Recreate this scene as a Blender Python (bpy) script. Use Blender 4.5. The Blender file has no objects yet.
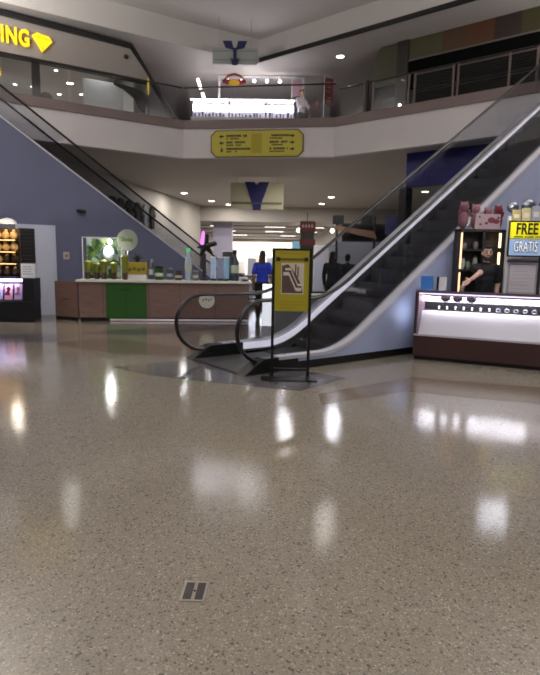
import bpy, bmesh, math, random
from mathutils import Vector, Matrix
random.seed(7)
S = bpy.context.scene
COL = S.collection
PI = math.pi

# ------------------------------------------------------------------ materials
MATS = {}
def lin(c):
    return tuple((v / 12.92 if v <= 0.04045 else ((v + 0.055) / 1.055) ** 2.4) for v in c)
def mat(name, rgb, rough=0.5, metal=0.0, emit=0.0, noise=0.0, nscale=8.0, spec=0.5, ecol=None, bump=0.0):
    """rgb is an sRGB albedo; noise mottles it a little."""
    if name in MATS: return MATS[name]
    m = bpy.data.materials.new(name); m.use_nodes = True
    nt = m.node_tree; b = nt.nodes['Principled BSDF']
    c = lin(rgb) + (1,)
    b.inputs['Base Color'].default_value = c
    b.inputs['Roughness'].default_value = rough
    b.inputs['Metallic'].default_value = metal
    b.inputs['Specular IOR Level'].default_value = spec
    if emit:
        b.inputs['Emission Color'].default_value = (lin(ecol) if ecol else lin(rgb)) + (1,)
        b.inputs['Emission Strength'].default_value = emit
    if noise or bump:
        tc = nt.nodes.new('ShaderNodeTexCoord'); n = nt.nodes.new('ShaderNodeTexNoise')
        n.inputs['Scale'].default_value = nscale; n.inputs['Detail'].default_value = 4
        nt.links.new(tc.outputs['Object'], n.inputs['Vector'])
        if noise:
            r = nt.nodes.new('ShaderNodeMapRange')
            r.inputs[3].default_value = 1 - noise; r.inputs[4].default_value = 1 + noise
            nt.links.new(n.outputs['Fac'], r.inputs[0])
            mx = nt.nodes.new('ShaderNodeMix'); mx.data_type = 'RGBA'; mx.blend_type = 'MULTIPLY'
            mx.inputs[0].default_value = 1; mx.inputs[6].default_value = c
            nt.links.new(r.outputs[0], mx.inputs[7]); nt.links.new(mx.outputs[2], b.inputs['Base Color'])
        if bump:
            bp = nt.nodes.new('ShaderNodeBump'); bp.inputs['Strength'].default_value = bump; bp.inputs['Distance'].default_value = 0.01
            nt.links.new(n.outputs['Fac'], bp.inputs['Height']); nt.links.new(bp.outputs[0], b.inputs['Normal'])
    MATS[name] = m
    return m
def glass(name, tint=(0.9, 0.92, 0.93), gloss=0.08, rough=0.02):
    if name in MATS: return MATS[name]
    m = bpy.data.materials.new(name); m.use_nodes = True; nt = m.node_tree; nt.nodes.clear()
    o = nt.nodes.new('ShaderNodeOutputMaterial'); mx = nt.nodes.new('ShaderNodeMixShader')
    t = nt.nodes.new('ShaderNodeBsdfTransparent'); g = nt.nodes.new('ShaderNodeBsdfGlossy')
    f = nt.nodes.new('ShaderNodeFresnel'); f.inputs[0].default_value = 1.45
    t.inputs[0].default_value = tint + (1,); g.inputs['Roughness'].default_value = rough
    ad = nt.nodes.new('ShaderNodeMath'); ad.operation = 'MULTIPLY'; ad.inputs[1].default_value = gloss / 0.04
    ge = nt.nodes.new('ShaderNodeNewGeometry'); fr = nt.nodes.new('ShaderNodeMath'); fr.operation = 'SUBTRACT'; fr.inputs[0].default_value = 1
    nt.links.new(ge.outputs['Backfacing'], fr.inputs[1])          # a pane mirrors at its front face only
    ml = nt.nodes.new('ShaderNodeMath'); ml.operation = 'MULTIPLY'
    nt.links.new(f.outputs[0], ad.inputs[0]); nt.links.new(ad.outputs[0], ml.inputs[0]); nt.links.new(fr.outputs[0], ml.inputs[1]); nt.links.new(ml.outputs[0], mx.inputs[0])
    nt.links.new(t.outputs[0], mx.inputs[1]); nt.links.new(g.outputs[0], mx.inputs[2]); nt.links.new(mx.outputs[0], o.inputs[0])
    MATS[name] = m
    return m
def terrazzo(name, base, dark, light, rough=0.2):
    m = bpy.data.materials.new(name); m.use_nodes = True; nt = m.node_tree; b = nt.nodes['Principled BSDF']
    N, L = nt.nodes.new, nt.links.new
    tc = N('ShaderNodeTexCoord')
    def vor(scale):
        v = N('ShaderNodeTexVoronoi'); v.inputs['Scale'].default_value = scale; L(tc.outputs['Object'], v.inputs['Vector']); return v
    def mix(fac, a, bb):
        x = N('ShaderNodeMix'); x.data_type = 'RGBA'
        L(fac, x.inputs[0]) if not isinstance(fac, float) else None
        for s, v in ((6, a), (7, bb)):
            if isinstance(v, tuple): x.inputs[s].default_value = lin(v) + (1,)
            else: L(v, x.inputs[s])
        return x.outputs[2]
    def gate(sock, lo, hi):
        r = N('ShaderNodeMapRange'); r.inputs[1].default_value = lo; r.inputs[2].default_value = hi; L(sock, r.inputs[0]); return r.outputs[0]
    def sep(v):
        s = N('ShaderNodeSeparateColor'); L(v.outputs['Color'], s.inputs[0]); return s
    v1, v2, v3 = vor(95), vor(170), vor(130)
    s1, s2, s3 = sep(v1), sep(v2), sep(v3)
    c = mix(gate(s2.outputs[0], 0.45, 1.0), base, tuple(min(1, x * 1.07) for x in base))
    c = mix(gate(s2.outputs[1], 0.72, 0.9), c, tuple(x * 0.86 for x in base))
    c = mix(gate(s1.outputs[0], 0.90, 0.96), c, dark)
    c = mix(gate(s3.outputs[1], 0.90, 0.95), c, light)
    n = N('ShaderNodeTexNoise'); n.inputs['Scale'].default_value = 0.5; n.inputs['Detail'].default_value = 3; L(tc.outputs['Object'], n.inputs['Vector'])
    r = N('ShaderNodeMapRange'); r.inputs[3].default_value = 0.88; r.inputs[4].default_value = 1.1; L(n.outputs['Fac'], r.inputs[0])
    x = N('ShaderNodeMix'); x.data_type = 'RGBA'; x.blend_type = 'MULTIPLY'; x.inputs[0].default_value = 1
    L(c, x.inputs[6]); L(r.outputs[0], x.inputs[7]); L(x.outputs[2], b.inputs['Base Color'])
    rr = N('ShaderNodeMapRange'); rr.inputs[3].default_value = rough - 0.02; rr.inputs[4].default_value = rough + 0.05
    n2 = N('ShaderNodeTexNoise'); n2.inputs['Scale'].default_value = 2.2; L(tc.outputs['Object'], n2.inputs['Vector'])
    L(n2.outputs['Fac'], rr.inputs[0]); L(rr.outputs[0], b.inputs['Roughness'])
    bp = N('ShaderNodeBump'); bp.inputs['Strength'].default_value = 0.05; bp.inputs['Distance'].default_value = 0.004
    L(v1.outputs['Distance'], bp.inputs['Height']); L(bp.outputs[0], b.inputs['Normal'])
    b.inputs['Specular IOR Level'].default_value = 0.6
    MATS[name] = m
    return m
def wood(name, c1, c2, rough=0.45, scale=1.6):
    m = bpy.data.materials.new(name); m.use_nodes = True; nt = m.node_tree; b = nt.nodes['Principled BSDF']
    N, L = nt.nodes.new, nt.links.new
    tc = N('ShaderNodeTexCoord'); mp = N('ShaderNodeMapping'); mp.inputs['Scale'].default_value = (scale, scale, scale * 14)
    n = N('ShaderNodeTexNoise'); n.inputs['Scale'].default_value = 1.5; n.inputs['Detail'].default_value = 6
    L(tc.outputs['Object'], mp.inputs[0]); L(mp.outputs[0], n.inputs['Vector'])
    cr = N('ShaderNodeValToRGB'); cr.color_ramp.elements[0].color = lin(c1) + (1,); cr.color_ramp.elements[1].color = lin(c2) + (1,)
    cr.color_ramp.elements[0].position = 0.3; cr.color_ramp.elements[1].position = 0.7
    L(n.outputs['Fac'], cr.inputs[0]); L(cr.outputs[0], b.inputs['Base Color']); b.inputs['Roughness'].default_value = rough
    MATS[name] = m
    return m

# ------------------------------------------------------------------ mesh helper
class MB:
    def __init__(s): s.bm = bmesh.new()
    def box(s, x0, x1, y0, y1, z0, z1):
        v = [s.bm.verts.new((x, y, z)) for x in (x0, x1) for y in (y0, y1) for z in (z0, z1)]
        for f in ((0, 1, 3, 2), (4, 6, 7, 5), (0, 4, 5, 1), (2, 3, 7, 6), (0, 2, 6, 4), (1, 5, 7, 3)):
            s.bm.faces.new([v[i] for i in f])
        return s
    def cbox(s, c, d, M=None):
        n0 = len(s.bm.verts)
        s.box(-d[0] / 2, d[0] / 2, -d[1] / 2, d[1] / 2, -d[2] / 2, d[2] / 2)
        s.bm.verts.ensure_lookup_table()
        for v in s.bm.verts[n0:]:
            v.co = (M @ v.co if M else v.co) + Vector(c)
        return s
    def prism(s, poly, a, b, axis='z'):
        """polygon extruded along axis: z -> (x,y); y -> (x,z); x -> (y,z)"""
        def P(p, h): return {'z': (p[0], p[1], h), 'y': (p[0], h, p[1]), 'x': (h, p[0], p[1])}[axis]
        A = [s.bm.verts.new(P(p, a)) for p in poly]; B = [s.bm.verts.new(P(p, b)) for p in poly]
        s.bm.faces.new(A); s.bm.faces.new(B[::-1]); n = len(poly)
        for i in range(n): s.bm.faces.new([A[i], B[i], B[(i + 1) % n], A[(i + 1) % n]])
        return s
    def band(s, low, high, y0, y1):
        """strip between two (x,z) polylines of equal length, thick in y"""
        rows = [[s.bm.verts.new((p[0], y, p[1])) for p in pl] for pl in (low, high) for y in (y0, y1)]
        a, b, c, d = rows
        for i in range(len(low) - 1):
            for u, w in ((a, b), (d, c), (c, a), (b, d)):
                s.bm.faces.new([u[i], u[i + 1], w[i + 1], w[i]])
        for i in (0, -1): s.bm.faces.new([a[i], b[i], d[i], c[i]])
        return s
    def tube(s, path, r, n=10, closed=False, sy=1.0):
        path = [Vector(p) for p in path]; rings = []; m = len(path)
        rr = r if isinstance(r, (list, tuple)) else [r] * m
        up = None
        for i, p in enumerate(path):
            a = path[(i - 1) % m] if closed or i else p; b = path[(i + 1) % m] if closed or i < m - 1 else p
            t = (b - a).normalized()
            if up is None: up = t.orthogonal().normalized() if abs(t.y) > 0.9 else (Vector((0, 1, 0)) - t * t.y).normalized()
            up = (up - t * up.dot(t)).normalized(); w = t.cross(up)
            rings.append([s.bm.verts.new(p + up * math.cos(k * 2 * PI / n) * rr[i] * sy + w * math.sin(k * 2 * PI / n) * rr[i]) for k in range(n)])
        for i in range(m if closed else m - 1):
            A, B = rings[i], rings[(i + 1) % m]
            for k in range(n): s.bm.faces.new([A[k], A[(k + 1) % n], B[(k + 1) % n], B[k]])
        if not closed:
            s.bm.faces.new(rings[0][::-1]); s.bm.faces.new(rings[-1])
        return s
    def lathe(s, prof, c=(0, 0, 0), n=20):
        rings = []
        for r, z in prof:
            rings.append([s.bm.verts.new((c[0] + r * math.cos(k * 2 * PI / n), c[1] + r * math.sin(k * 2 * PI / n), c[2] + z)) for k in range(n)] if r > 1e-6
                         else [s.bm.verts.new((c[0], c[1], c[2] + z))])
        for A, B in zip(rings, rings[1:]):
            for k in range(n):
                k2 = (k + 1) % n
                f = [A[k % len(A)], A[k2 % len(A)], B[k2 % len(B)], B[k % len(B)]]
                q = []
                for v in f:
                    if v not in q: q.append(v)
                if len(q) > 2: s.bm.faces.new(q)
        if prof[0] == prof[-1]: return s          # a closed ring needs no end caps
        for R in (rings[0], rings[-1]):
            if len(R) > 2: s.bm.faces.new(R)
        return s
    def ball(s, c, r, seg=12, M=None):
        r = r if isinstance(r, (list, tuple, Vector)) else (r, r, r)
        g = bmesh.ops.create_uvsphere(s.bm, u_segments=seg, v_segments=max(6, seg * 2 // 3), radius=1.0)
        for v in g['verts']:
            p = Vector((v.co.x * r[0], v.co.y * r[1], v.co.z * r[2])); v.co = (M @ p if M else p) + Vector(c)
        return s
    def cap(s, a, b, ra, rb, n=10):
        """tapered capsule"""
        a, b = Vector(a), Vector(b); s.ball(a, ra, n); s.ball(b, rb, n)
        if isinstance(ra, tuple):
            for k in range(1, 8): s.ball(a.lerp(b, k / 8), Vector(ra).lerp(Vector(rb), k / 8), n)
        elif (b - a).length > 1e-5: s.tube([a, b], [ra, rb], n)
        return s
    def move(s, M):
        for v in s.bm.verts: v.co = M @ v.co
        return s
    def build(s, name, m, parent=None, smooth=False, bevel=0.0):
        bmesh.ops.recalc_face_normals(s.bm, faces=s.bm.faces)
        if bevel:
            e = [e for e in s.bm.edges if len(e.link_faces) == 2 and e.calc_face_angle(0) > 0.6]
            bmesh.ops.bevel(s.bm, geom=e, offset=bevel, segments=2, affect='EDGES', profile=0.6)
        me = bpy.data.meshes.new(name); s.bm.to_mesh(me); s.bm.free()
        me.materials.append(m)
        if smooth:
            for p in me.polygons: p.use_smooth = True
            me.set_sharp_from_angle(angle=math.radians(40))
        o = bpy.data.objects.new(name, me); COL.objects.link(o)
        if parent: o.parent = parent
        return o

def tag(o, label, cat, group=None):
    o['label'] = label; o['category'] = cat
    if group: o['group'] = group
    return o
def thing(name, loc, label, cat, rz=0.0, group=None):
    o = bpy.data.objects.new(name, None); COL.objects.link(o); o.location = loc; o.rotation_euler = (0, 0, rz)
    o.empty_display_size = 0.1
    return tag(o, label, cat, group)
def struct(o):
    o['kind'] = 'structure'; return o
def dup(root, loc, rz=None, label=None, group=None):
    r = root.copy(); COL.objects.link(r); r.location = loc
    if rz is not None: r.rotation_euler = (0, 0, rz)
    if label: r['label'] = label
    if group: r['group'] = group
    for ch in list(root.children):
        c = ch.copy(); COL.objects.link(c); c.parent = r
        for g in list(ch.children):
            d = g.copy(); COL.objects.link(d); d.parent = c
    return r
def text(body, size, depth, m, name, parent=None, bold=0.0, M=None, align='CENTER'):
    """lettering in the local xz-plane facing -y"""
    cu = bpy.data.curves.new(name, 'FONT'); cu.body = body; cu.size = size; cu.extrude = depth / 2; cu.offset = bold
    cu.align_x = align; cu.align_y = 'CENTER'; cu.resolution_u = 3
    t = bpy.data.objects.new(name + '_source', cu); COL.objects.link(t)
    bpy.context.view_layer.update()
    me = bpy.data.meshes.new_from_object(t.evaluated_get(bpy.context.evaluated_depsgraph_get()))
    bpy.data.objects.remove(t); bpy.data.curves.remove(cu)
    me.transform((M or Matrix()) @ Matrix.Rotation(PI / 2, 4, 'X'))
    me.materials.clear(); me.materials.append(m); me.name = name
    o = bpy.data.objects.new(name, me); COL.objects.link(o)
    if parent: o.parent = parent
    return o

def angle(d): return math.atan2(d[1], d[0])

# ------------------------------------------------------------------ palette
M_floor = terrazzo('terrazzo_beige', (0.515, 0.485, 0.44), (0.37, 0.345, 0.31), (0.62, 0.59, 0.545), 0.085)
M_floor_dark = terrazzo('terrazzo_slate', (0.37, 0.36, 0.365), (0.24, 0.24, 0.25), (0.42, 0.415, 0.43), 0.085)
M_floor_brown = terrazzo('terrazzo_brown', (0.46, 0.41, 0.36), (0.32, 0.28, 0.25), (0.50, 0.45, 0.41), 0.085)
M_fascia = mat('white_plaster', (0.82, 0.80, 0.805), 0.6, noise=0.03, nscale=1.5)
M_ceiling = mat('ceiling_plaster', (0.74, 0.72, 0.705), 0.7, noise=0.05, nscale=0.6)
M_lowceil = mat('lower_ceiling_plaster', (0.68, 0.66, 0.65), 0.7, noise=0.04, nscale=0.6)
M_ledge = mat('taupe_ledge', (0.47, 0.41, 0.40), 0.5, noise=0.05)
M_beige = mat('beige_wall_paint', (0.63, 0.605, 0.575), 0.6, noise=0.03)
M_blue = mat('slate_blue_paint', (0.385, 0.405, 0.515), 0.5, noise=0.06, nscale=1.2)
M_black = mat('black_metal', (0.05, 0.05, 0.055), 0.35)
M_rubber = mat('black_rubber', (0.06, 0.06, 0.07), 0.3)
M_steel = mat('brushed_steel', (0.70, 0.70, 0.70), 0.32, 0.9, noise=0.05, nscale=20)
M_deck = mat('pale_aluminium', (0.80, 0.80, 0.84), 0.4, 0.35)
M_step = mat('dark_step_metal', (0.24, 0.235, 0.245), 0.5, 0.2)
M_blue_lit = mat('slate_blue_lit', (0.62, 0.655, 0.78), 0.45, noise=0.05, nscale=1.2)  # same slate blue paint with the kiosk light worked into the colour
M_glass = glass('balustrade_glass', (0.80, 0.81, 0.83), 0.035)
M_clear = glass('clear_glass', (0.95, 0.96, 0.96), 0.03)
M_smoke = glass('smoked_glass', (0.35, 0.36, 0.37), 0.06)
M_yellow = mat('sign_yellow', (0.73, 0.69, 0.23), 0.5)
M_brownline = mat('sign_brown_edge', (0.42, 0.33, 0.26), 0.5)
M_ink = mat('sign_ink', (0.12, 0.10, 0.04), 0.6)
M_white = mat('white_lacquer', (0.86, 0.86, 0.87), 0.35)
M_dark = mat('dark_interior', (0.10, 0.10, 0.11), 0.6)
M_charcoal = mat('charcoal_board', (0.17, 0.165, 0.17), 0.5)
M_glow = mat('lamp_glow', (1, 0.97, 0.92), 0.5, emit=14)
M_glow_white = mat('showcase_glow', (1, 0.985, 1.0), 0.5, emit=8.0)
M_glow_warm = mat('warm_glow', (1, 0.85, 0.6), 0.5, emit=9)

# ------------------------------------------------------------------ camera
P, R = math.radians(8.1), math.radians(1.0)
fw = Vector((0, math.cos(P), -math.sin(P))); up0 = Vector((0, math.sin(P), math.cos(P))); rt0 = Vector((1, 0, 0))
rt = rt0 * math.cos(R) + up0 * math.sin(R); up = up0 * math.cos(R) - rt0 * math.sin(R)
cam = bpy.data.cameras.new('camera'); co = bpy.data.objects.new('camera', cam); COL.objects.link(co)
cam.sensor_fit = 'HORIZONTAL'; cam.sensor_width = 36; cam.lens = 36; cam.clip_start = 0.05; cam.clip_end = 300
co.matrix_world = Matrix(((rt.x, up.x, -fw.x, 0), (rt.y, up.y, -fw.y, 0), (rt.z, up.z, -fw.z, 1.5), (0, 0, 0, 1)))
cam.dof.use_dof = True; cam.dof.focus_distance = 3.2; cam.dof.aperture_fstop = 4.2
S.camera = co
S.view_settings.view_transform = 'Standard'; S.view_settings.look = 'None'; S.view_settings.gamma = 1; S.view_settings.use_curve_mapping = False
S.view_settings.exposure = 0.0

# ------------------------------------------------------------------ lamps
def area(name, loc, size, power, col=(1, 0.95, 0.88), shape='DISK', rot=(0, 0, 0), sy=None, spread=PI):
    l = bpy.data.lights.new(name, 'AREA'); l.shape = shape; l.size = size
    if sy: l.size_y = sy
    l.energy = power; l.color = col; l.spread = spread
    o = bpy.data.objects.new(name, l); COL.objects.link(o); o.location = loc; o.rotation_euler = rot
    return o
def point(name, loc, power, col=(1, 0.95, 0.9), r=0.06):
    l = bpy.data.lights.new(name, 'POINT'); l.energy = power; l.color = col; l.shadow_soft_size = r
    o = bpy.data.objects.new(name, l); COL.objects.link(o); o.location = loc
    return o
w = bpy.data.worlds.new('mall_air'); S.world = w; w.use_nodes = True
w.node_tree.nodes['Background'].inputs[0].default_value = (0.82, 0.80, 0.86, 1)
w.node_tree.nodes['Background'].inputs[1].default_value = 0.10

# ------------------------------------------------------------------ SETTING
Z_CEIL1, Z_SLAB, Z_LEDGE, Z_FL2, Z_CEIL2, Z_COFFER = 4.76, 5.66, 5.93, 5.75, 8.2, 8.95
struct(MB().box(-40, 40, -12, 75, -0.3, 0).build('floor', M_floor))
def inlay(name, pts, h, m): struct(MB().prism(pts, 0, h, 'z').build(name, m))
inlay('trim_6', [(-2.17, 7.35), (-1.13, 8.06), (-0.11, 7.61), (0.66, 7.18), (1.00, 6.90), (0.36, 6.14), (-0.86, 6.57), (-1.55, 6.87)], 0.003, M_floor_dark)
inlay('trim_18', [(0.56, 6.01), (1.87, 7.03), (3.98, 6.35), (3.49, 5.53), (1.61, 6.23), (0.56, 5.54)], 0.003, M_floor_brown)
inlay('trim_7', [(-3.89, 9.36), (-3.02, 10.08), (-1.08, 8.91), (-1.23, 8.23), (-2.51, 8.46)], 0.002, M_floor_brown)
inlay('trim_8', [(-5.95, 10.26), (-4.22, 10.48), (-3.78, 9.60), (-5.16, 8.87)], 0.003, M_floor_dark)
inlay('trim_9', [(-3.80, 10.69), (-3.36, 11.22), (-0.29, 12.76), (-0.27, 11.82), (-2.57, 10.55)], 0.003, M_floor_dark)


BL0, BL1 = Vector((-9.0, 14.40)), Vector((-2.93, 18.26))      # balcony edge, left run
BR0, BR1 = Vector((1.90, 17.57)), Vector((6.62, 13.715))       # balcony edge, right run
def run_thing(a, b):
    d = (b - a); return d.length, angle(d)
def slab_piece(name, a, b, x0, x1, y0, y1, z0, z1, m):
    L, r = run_thing(a, b)
    o = struct(MB().box(x0, L + x1, y0, y1, z0, z1).build(name, m)); o.location = (a.x, a.y, 0); o.rotation_euler = (0, 0, r); return o
for side, a, b in (('left', BL0, BL1), ('center', BL1, BR0), ('right', BR0, BR1)):
    slab_piece('wall_balcony_' + side, a, b, 0, 0, 0, 0.25, Z_CEIL1, Z_SLAB, M_fascia)
BR2, BR3 = Vector((7.75, 12.79)), Vector((12.5, 8.91))          # the same edge past the escalator landing
slab_piece('wall_balcony_end', BR2, BR3, 0, 0, 0, 0.25, Z_CEIL1, Z_LEDGE, M_fascia)
for k, (a, b) in enumerate(((BL0, BL1), (BL1, BR0), (BR0, BR1))):
    slab_piece('trim_%d' % (k + 1), a, b, 0, 0, -0.03, 0.28, Z_SLAB, Z_LEDGE, M_ledge)
# upper floor slab = lower ceiling, behind the balcony edge
edge = [BL0 + Vector((-0.13, 0.2)), BL1 + Vector((-0.1, 0.2)), BR0 + Vector((0.1, 0.2)), BR1 + Vector((0.13, 0.2))]
slab = [(p.x, p.y) for p in edge] + [(12.63, 9.01), (16, 9.0), (16, 34), (-16, 34), (-16, 14.6)]
struct(MB().prism(slab, Z_CEIL1, Z_CEIL1 + 0.3).build('ceiling_lower', M_lowceil))
struct(MB().prism(slab, Z_FL2 - 0.2, Z_FL2).build('floor_upper', mat('upper_floor', (0.55, 0.52, 0.5), 0.3)))
struct(MB().box(-16, 16, 34, 34.3, 3.86, Z_CEIL1).build('trim_4', M_beige))
struct(MB().box(-16, 16, 34.3, 64, 3.86, 4.0).build('ceiling_far', M_lowceil))
# upper ceiling with the raised coffer above the atrium
cof = [(-9.0, 14.40), (-2.93, 18.26), (-0.52, 19.65), (1.9, 17.57), (6.62, 13.715), (9, 11.8)]
struct(MB().prism(cof + [(16, 11.8), (16, 40), (-16, 40), (-16, 14.4)], Z_CEIL2, Z_COFFER + 0.2).build('ceiling_upper', M_ceiling))
struct(MB().box(-16, 16, -12, 20.5, Z_COFFER, Z_COFFER + 0.15).build('ceiling_coffer', M_ceiling))
slab_piece('trim_5', Vector((-0.5, 19.6)), Vector((8.0, 12.63)), 0, 0, -0.06, -0.005, Z_CEIL2 - 0.0, Z_CEIL2 + 0.13, M_black)
# rear walls of the lower level
def wall(name, a, b, z0, z1, m, t=0.2):
    a, b = Vector(a), Vector(b); return slab_piece(name, a, b, 0, 0, 0, t, z0, z1, m)
wall('wall_left', (-7.2, 18.5), (-4.4, 33.9), 0, Z_CEIL1, M_beige)
wall('wall_upper_rear', (-15, 33), (15, 33), Z_FL2, Z_CEIL2, mat('upper_rear_wall', (0.6, 0.56, 0.52), 0.7))
wall('wall_far_left', (-5.6, 34.4), (-6.4, 62), 0, 3.86, M_beige)
wall('wall_far_right', (4.6, 62), (4.2, 34.4), 0, 3.86, M_beige)
wall('wall_rear', (-8, 63.6), (8, 63.6), 0, 3.86, M_white)
# ------------------------------------------------------------------ ESCALATORS
def prof(m, c, zf, s0, s1, step=0.3):
    """(s,z) along a flat start that bends into an incline z = m*s + c"""
    sb = (zf - c) / m; h = 0.42; out = [(s0, zf)]
    s = sb - h
    for k in range(9):
        t = k / 8; out.append((s + 2 * h * t, zf + m * h * t * t))
    out.append((s1, m * s1 + c)); return [p for p in out if p[0] <= s1 + 1e-6]
def escalator(loc, rz, label, m, hc, dc, s1, sgn, W, clad, group):
    t = thing('escalator', (loc[0], loc[1], 0), label, 'escalator', rz, group)
    Y = lambda a, b: (min(a * sgn, b * sgn), max(a * sgn, b * sgn))
    deck = prof(m, dc, 0.20, 0.25, s1); n = len(deck)
    low = [(s, 0.11) for s, z in deck]
    # claddings, plinth
    for k, (a, b) in enumerate(((0, 0.03), (W - 0.03, W))):
        MB().band(low, [(s, z - 0.03) for s, z in deck], *Y(a, b)).build('cladding', clad, t)
        MB().box(0.2, s1, *Y(a - 0.004 if k == 0 else a, b + 0.004), 0, 0.115).build('plinth', M_black, t)
    for a, b in ((-0.015, 0.16), (W - 0.16, W + 0.015)):
        MB().band([(s, z - 0.035) for s, z in deck], [(s, z + 0.01) for s, z in deck], *Y(a, b)).build('deck_rail', M_deck, t)
    for a, b in ((0.16, 0.17), (W - 0.17, W - 0.16)):
        o = MB().band([(s, z - 0.28 if s > 1.3 else z - 0.15) for s, z in deck], [(s, z) for s, z in deck], *Y(a, b)).build('skirt_panel', M_steel, t)
    yl = Y(W - 0.20, W - 0.165)
    MB().band([(s, z - 0.11) for s, z in deck], [(s, z - 0.005) for s, z in deck], *yl).build('skirt_sheen', mat('skirt_sheen_glow', (0.90, 0.89, 0.94), 0.4, emit=0.75), t)  # added glowing strip imitating bright reflections along the far skirt and deck
    hand = prof(m, hc, 0.97, 0.02, s1)
    for yc, dx in ((0.11, 0.06), (W - 0.11, -0.12)):
        path = [(0.45, 0.19), (0.25, 0.15)] + [(dx - 0.415 * math.sin(a), 0.56 - 0.415 * math.cos(a)) for a in [k * PI / 14 for k in range(0, 15)]] + hand[1:]
        MB().tube([(s, yc * sgn, z) for s, z in path], 0.027, 10, sy=1.35).build('handrail', M_rubber, t, True)
        # glass from the deck to just under the handrail
        arc = [(dx - 0.40 * math.sin(a), 0.56 - 0.40 * math.cos(a)) for a in [k * PI / 14 for k in range(0, 15)]]
        up = [p for p in hand if p[0] > dx + 0.04]
        pts = arc + [(s, z - 0.02) for s, z in up]
        xs = sorted(set([round(p[0], 4) for p in pts[7:]] + [round(p[0], 4) for p in deck]))
        def top(x):
            q = pts[7:]
            for (a, b), (c, d) in zip(q, q[1:]):
                if a <= x <= c: return b + (d - b) * (x - a) / max(1e-6, c - a)
            return q[-1][1]
        def bot(x):
            q = arc[:8][::-1] + [p for p in deck if p[0] > 0.1]
            q = sorted(q)
            for (a, b), (c, d) in zip(q, q[1:]):
                if a <= x <= c: return b + (d - b) * (x - a) / max(1e-6, c - a)
            return q[-1][1]
        xs = [x for x in xs if x >= dx - 0.40]
        MB().band([(x, min(bot(x), top(x) - 0.01)) for x in xs], [(x, top(x)) for x in xs], *Y(yc - 0.005, yc + 0.005)).build('glass_panel', M_glass, t)
    for a, b in ((0, 0.2), (W - 0.2, W)):       # newel bases
        MB().prism([(-0.32, 0.0), (0.6, 0.0), (0.6, 0.2), (0.02, 0.2), (-0.12, 0.13)], *Y(a - 0.01, b + 0.01), 'y').build('newel_base', M_black, t, bevel=0.012)
    MB().box(-0.30, 1.0, *Y(0.2, W - 0.2), 0.0, 0.02).build('comb_plate', M_step, t)
    MB().band([(1.0, 0.005), (1.9, 0.005), (s1, m * s1 + dc - 0.85)], [(1.0, 0.03), (1.9, 0.05), (s1, m * s1 + dc - 0.75)], *Y(0.18, W - 0.18)).build('truss_floor', M_dark, t)
    # steps
    z0 = dc - 0.29; run = 0.36; k = 0; s = 0.98
    while s + run < s1:
        zt = max(0.025, m * (s + run * 0.5) + z0 - 0.02)
        st = MB().box(s, s + run * 1.02, *Y(0.18, W - 0.18), zt - 0.26 if zt > 0.28 else 0.006, zt)
        y0, y1 = Y(0.2, W - 0.2)
        for q in range(24):
            yy = y0 + (y1 - y0) * (q + 0.5) / 24
            st.box(s + 0.01, s + run, yy - 0.008, yy + 0.008, zt, zt + 0.008)
        st.build('step', M_step, t); s += run; k += 1
    return t
escalator((-0.08, 7.07), angle((0.8, 0.6)), 'escalator rising to the right behind the yellow sign stand, blue side coloured as if brightly lit below dark glass',
          0.668, 0.15, -0.775, 9.3, 1, 1.58, M_blue_lit, 'mall escalators')
escalator((0.26, 18.1), angle((-0.836, -0.548)), 'escalator coming down from the upper left behind the juice counter over a slate blue wall',
          0.685, 0.0, -0.764, 9.2, -1, 1.15, M_blue, 'mall escalators')
# the blue wall carries on to the left of the escalator it clads
ux, uy = -0.836, -0.548
wall('wall_blue', (0.26 + ux * 13, 18.1 + uy * 13 + 0.0), (0.26 + ux * 9.21, 18.1 + uy * 9.21), 0, 4.9, M_blue, 0.06)

# ------------------------------------------------------------------ SIGN STAND in front of the escalator
t = thing('sign_stand', (0.262, 6.84, 0), 'yellow escalator notice in a black floor stand in front of the escalator', 'sign', 0.0)
for s in (-1, 1): MB().box(s * 0.232 - 0.018, s * 0.232 + 0.018, -0.018, 0.018, 0.03, 1.655).build('post', M_black, t)
MB().box(-0.25, 0.25, -0.015, 0.015, 1.63, 1.655).build('top_bar', M_black, t)
MB().box(-0.25, 0.25, -0.015, 0.015, 0.10, 0.13).build('bottom_bar', M_black, t)
for s in (-1, 1): MB().box(s * 0.232 - 0.03, s * 0.232 + 0.03, -0.26, 0.10, 0.0, 0.035).build('foot', M_black, t, bevel=0.008)
MB().box(-0.37, 0.34, -0.2, 0.02, 0.002, 0.016).build('base_plate', M_black, t)
pn = MB().box(-0.214, 0.214, -0.012, 0.012, 0.87, 1.63).build('sign_panel', mat('stand_yellow', (0.66, 0.61, 0.12), 0.45), t)
MB().box(-0.165, 0.165, -0.016, -0.012, 1.505, 1.535).build('header_bar', mat('sign_olive', (0.40, 0.36, 0.10), 0.5), pn)
for s in (-1, 1): MB().box(s * 0.175 - 0.025, s * 0.175 + 0.025, -0.022, -0.012, 1.495, 1.545).build('clip', M_ink, pn)
b = MB()
for r_, (z, n) in enumerate(((1.585, 9), (0.985, 9), (0.945, 10), (0.905, 7))):
    x = -0.15
    for k in range(n):
        wd = 0.016 + 0.012 * ((k * 7 + r_ * 3) % 3) / 2
        b.box(x, x + wd, -0.0145, -0.012, z, z + 0.018); x += wd + 0.011
b.build('printed_lines', mat('sign_faded_print', (0.60, 0.54, 0.10), 0.5), pn)
pic = MB().box(-0.135, 0.15, -0.015, -0.012, 1.085, 1.475).build('picture_field', mat('sign_cream', (0.80, 0.76, 0.70), 0.5), pn)
b = MB().prism([(-0.125, 1.10), (-0.125, 1.44), (-0.05, 1.46), (0.0, 1.40), (0.06, 1.32), (0.12, 1.20), (0.14, 1.10)], -0.018, -0.015, 'y')
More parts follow.
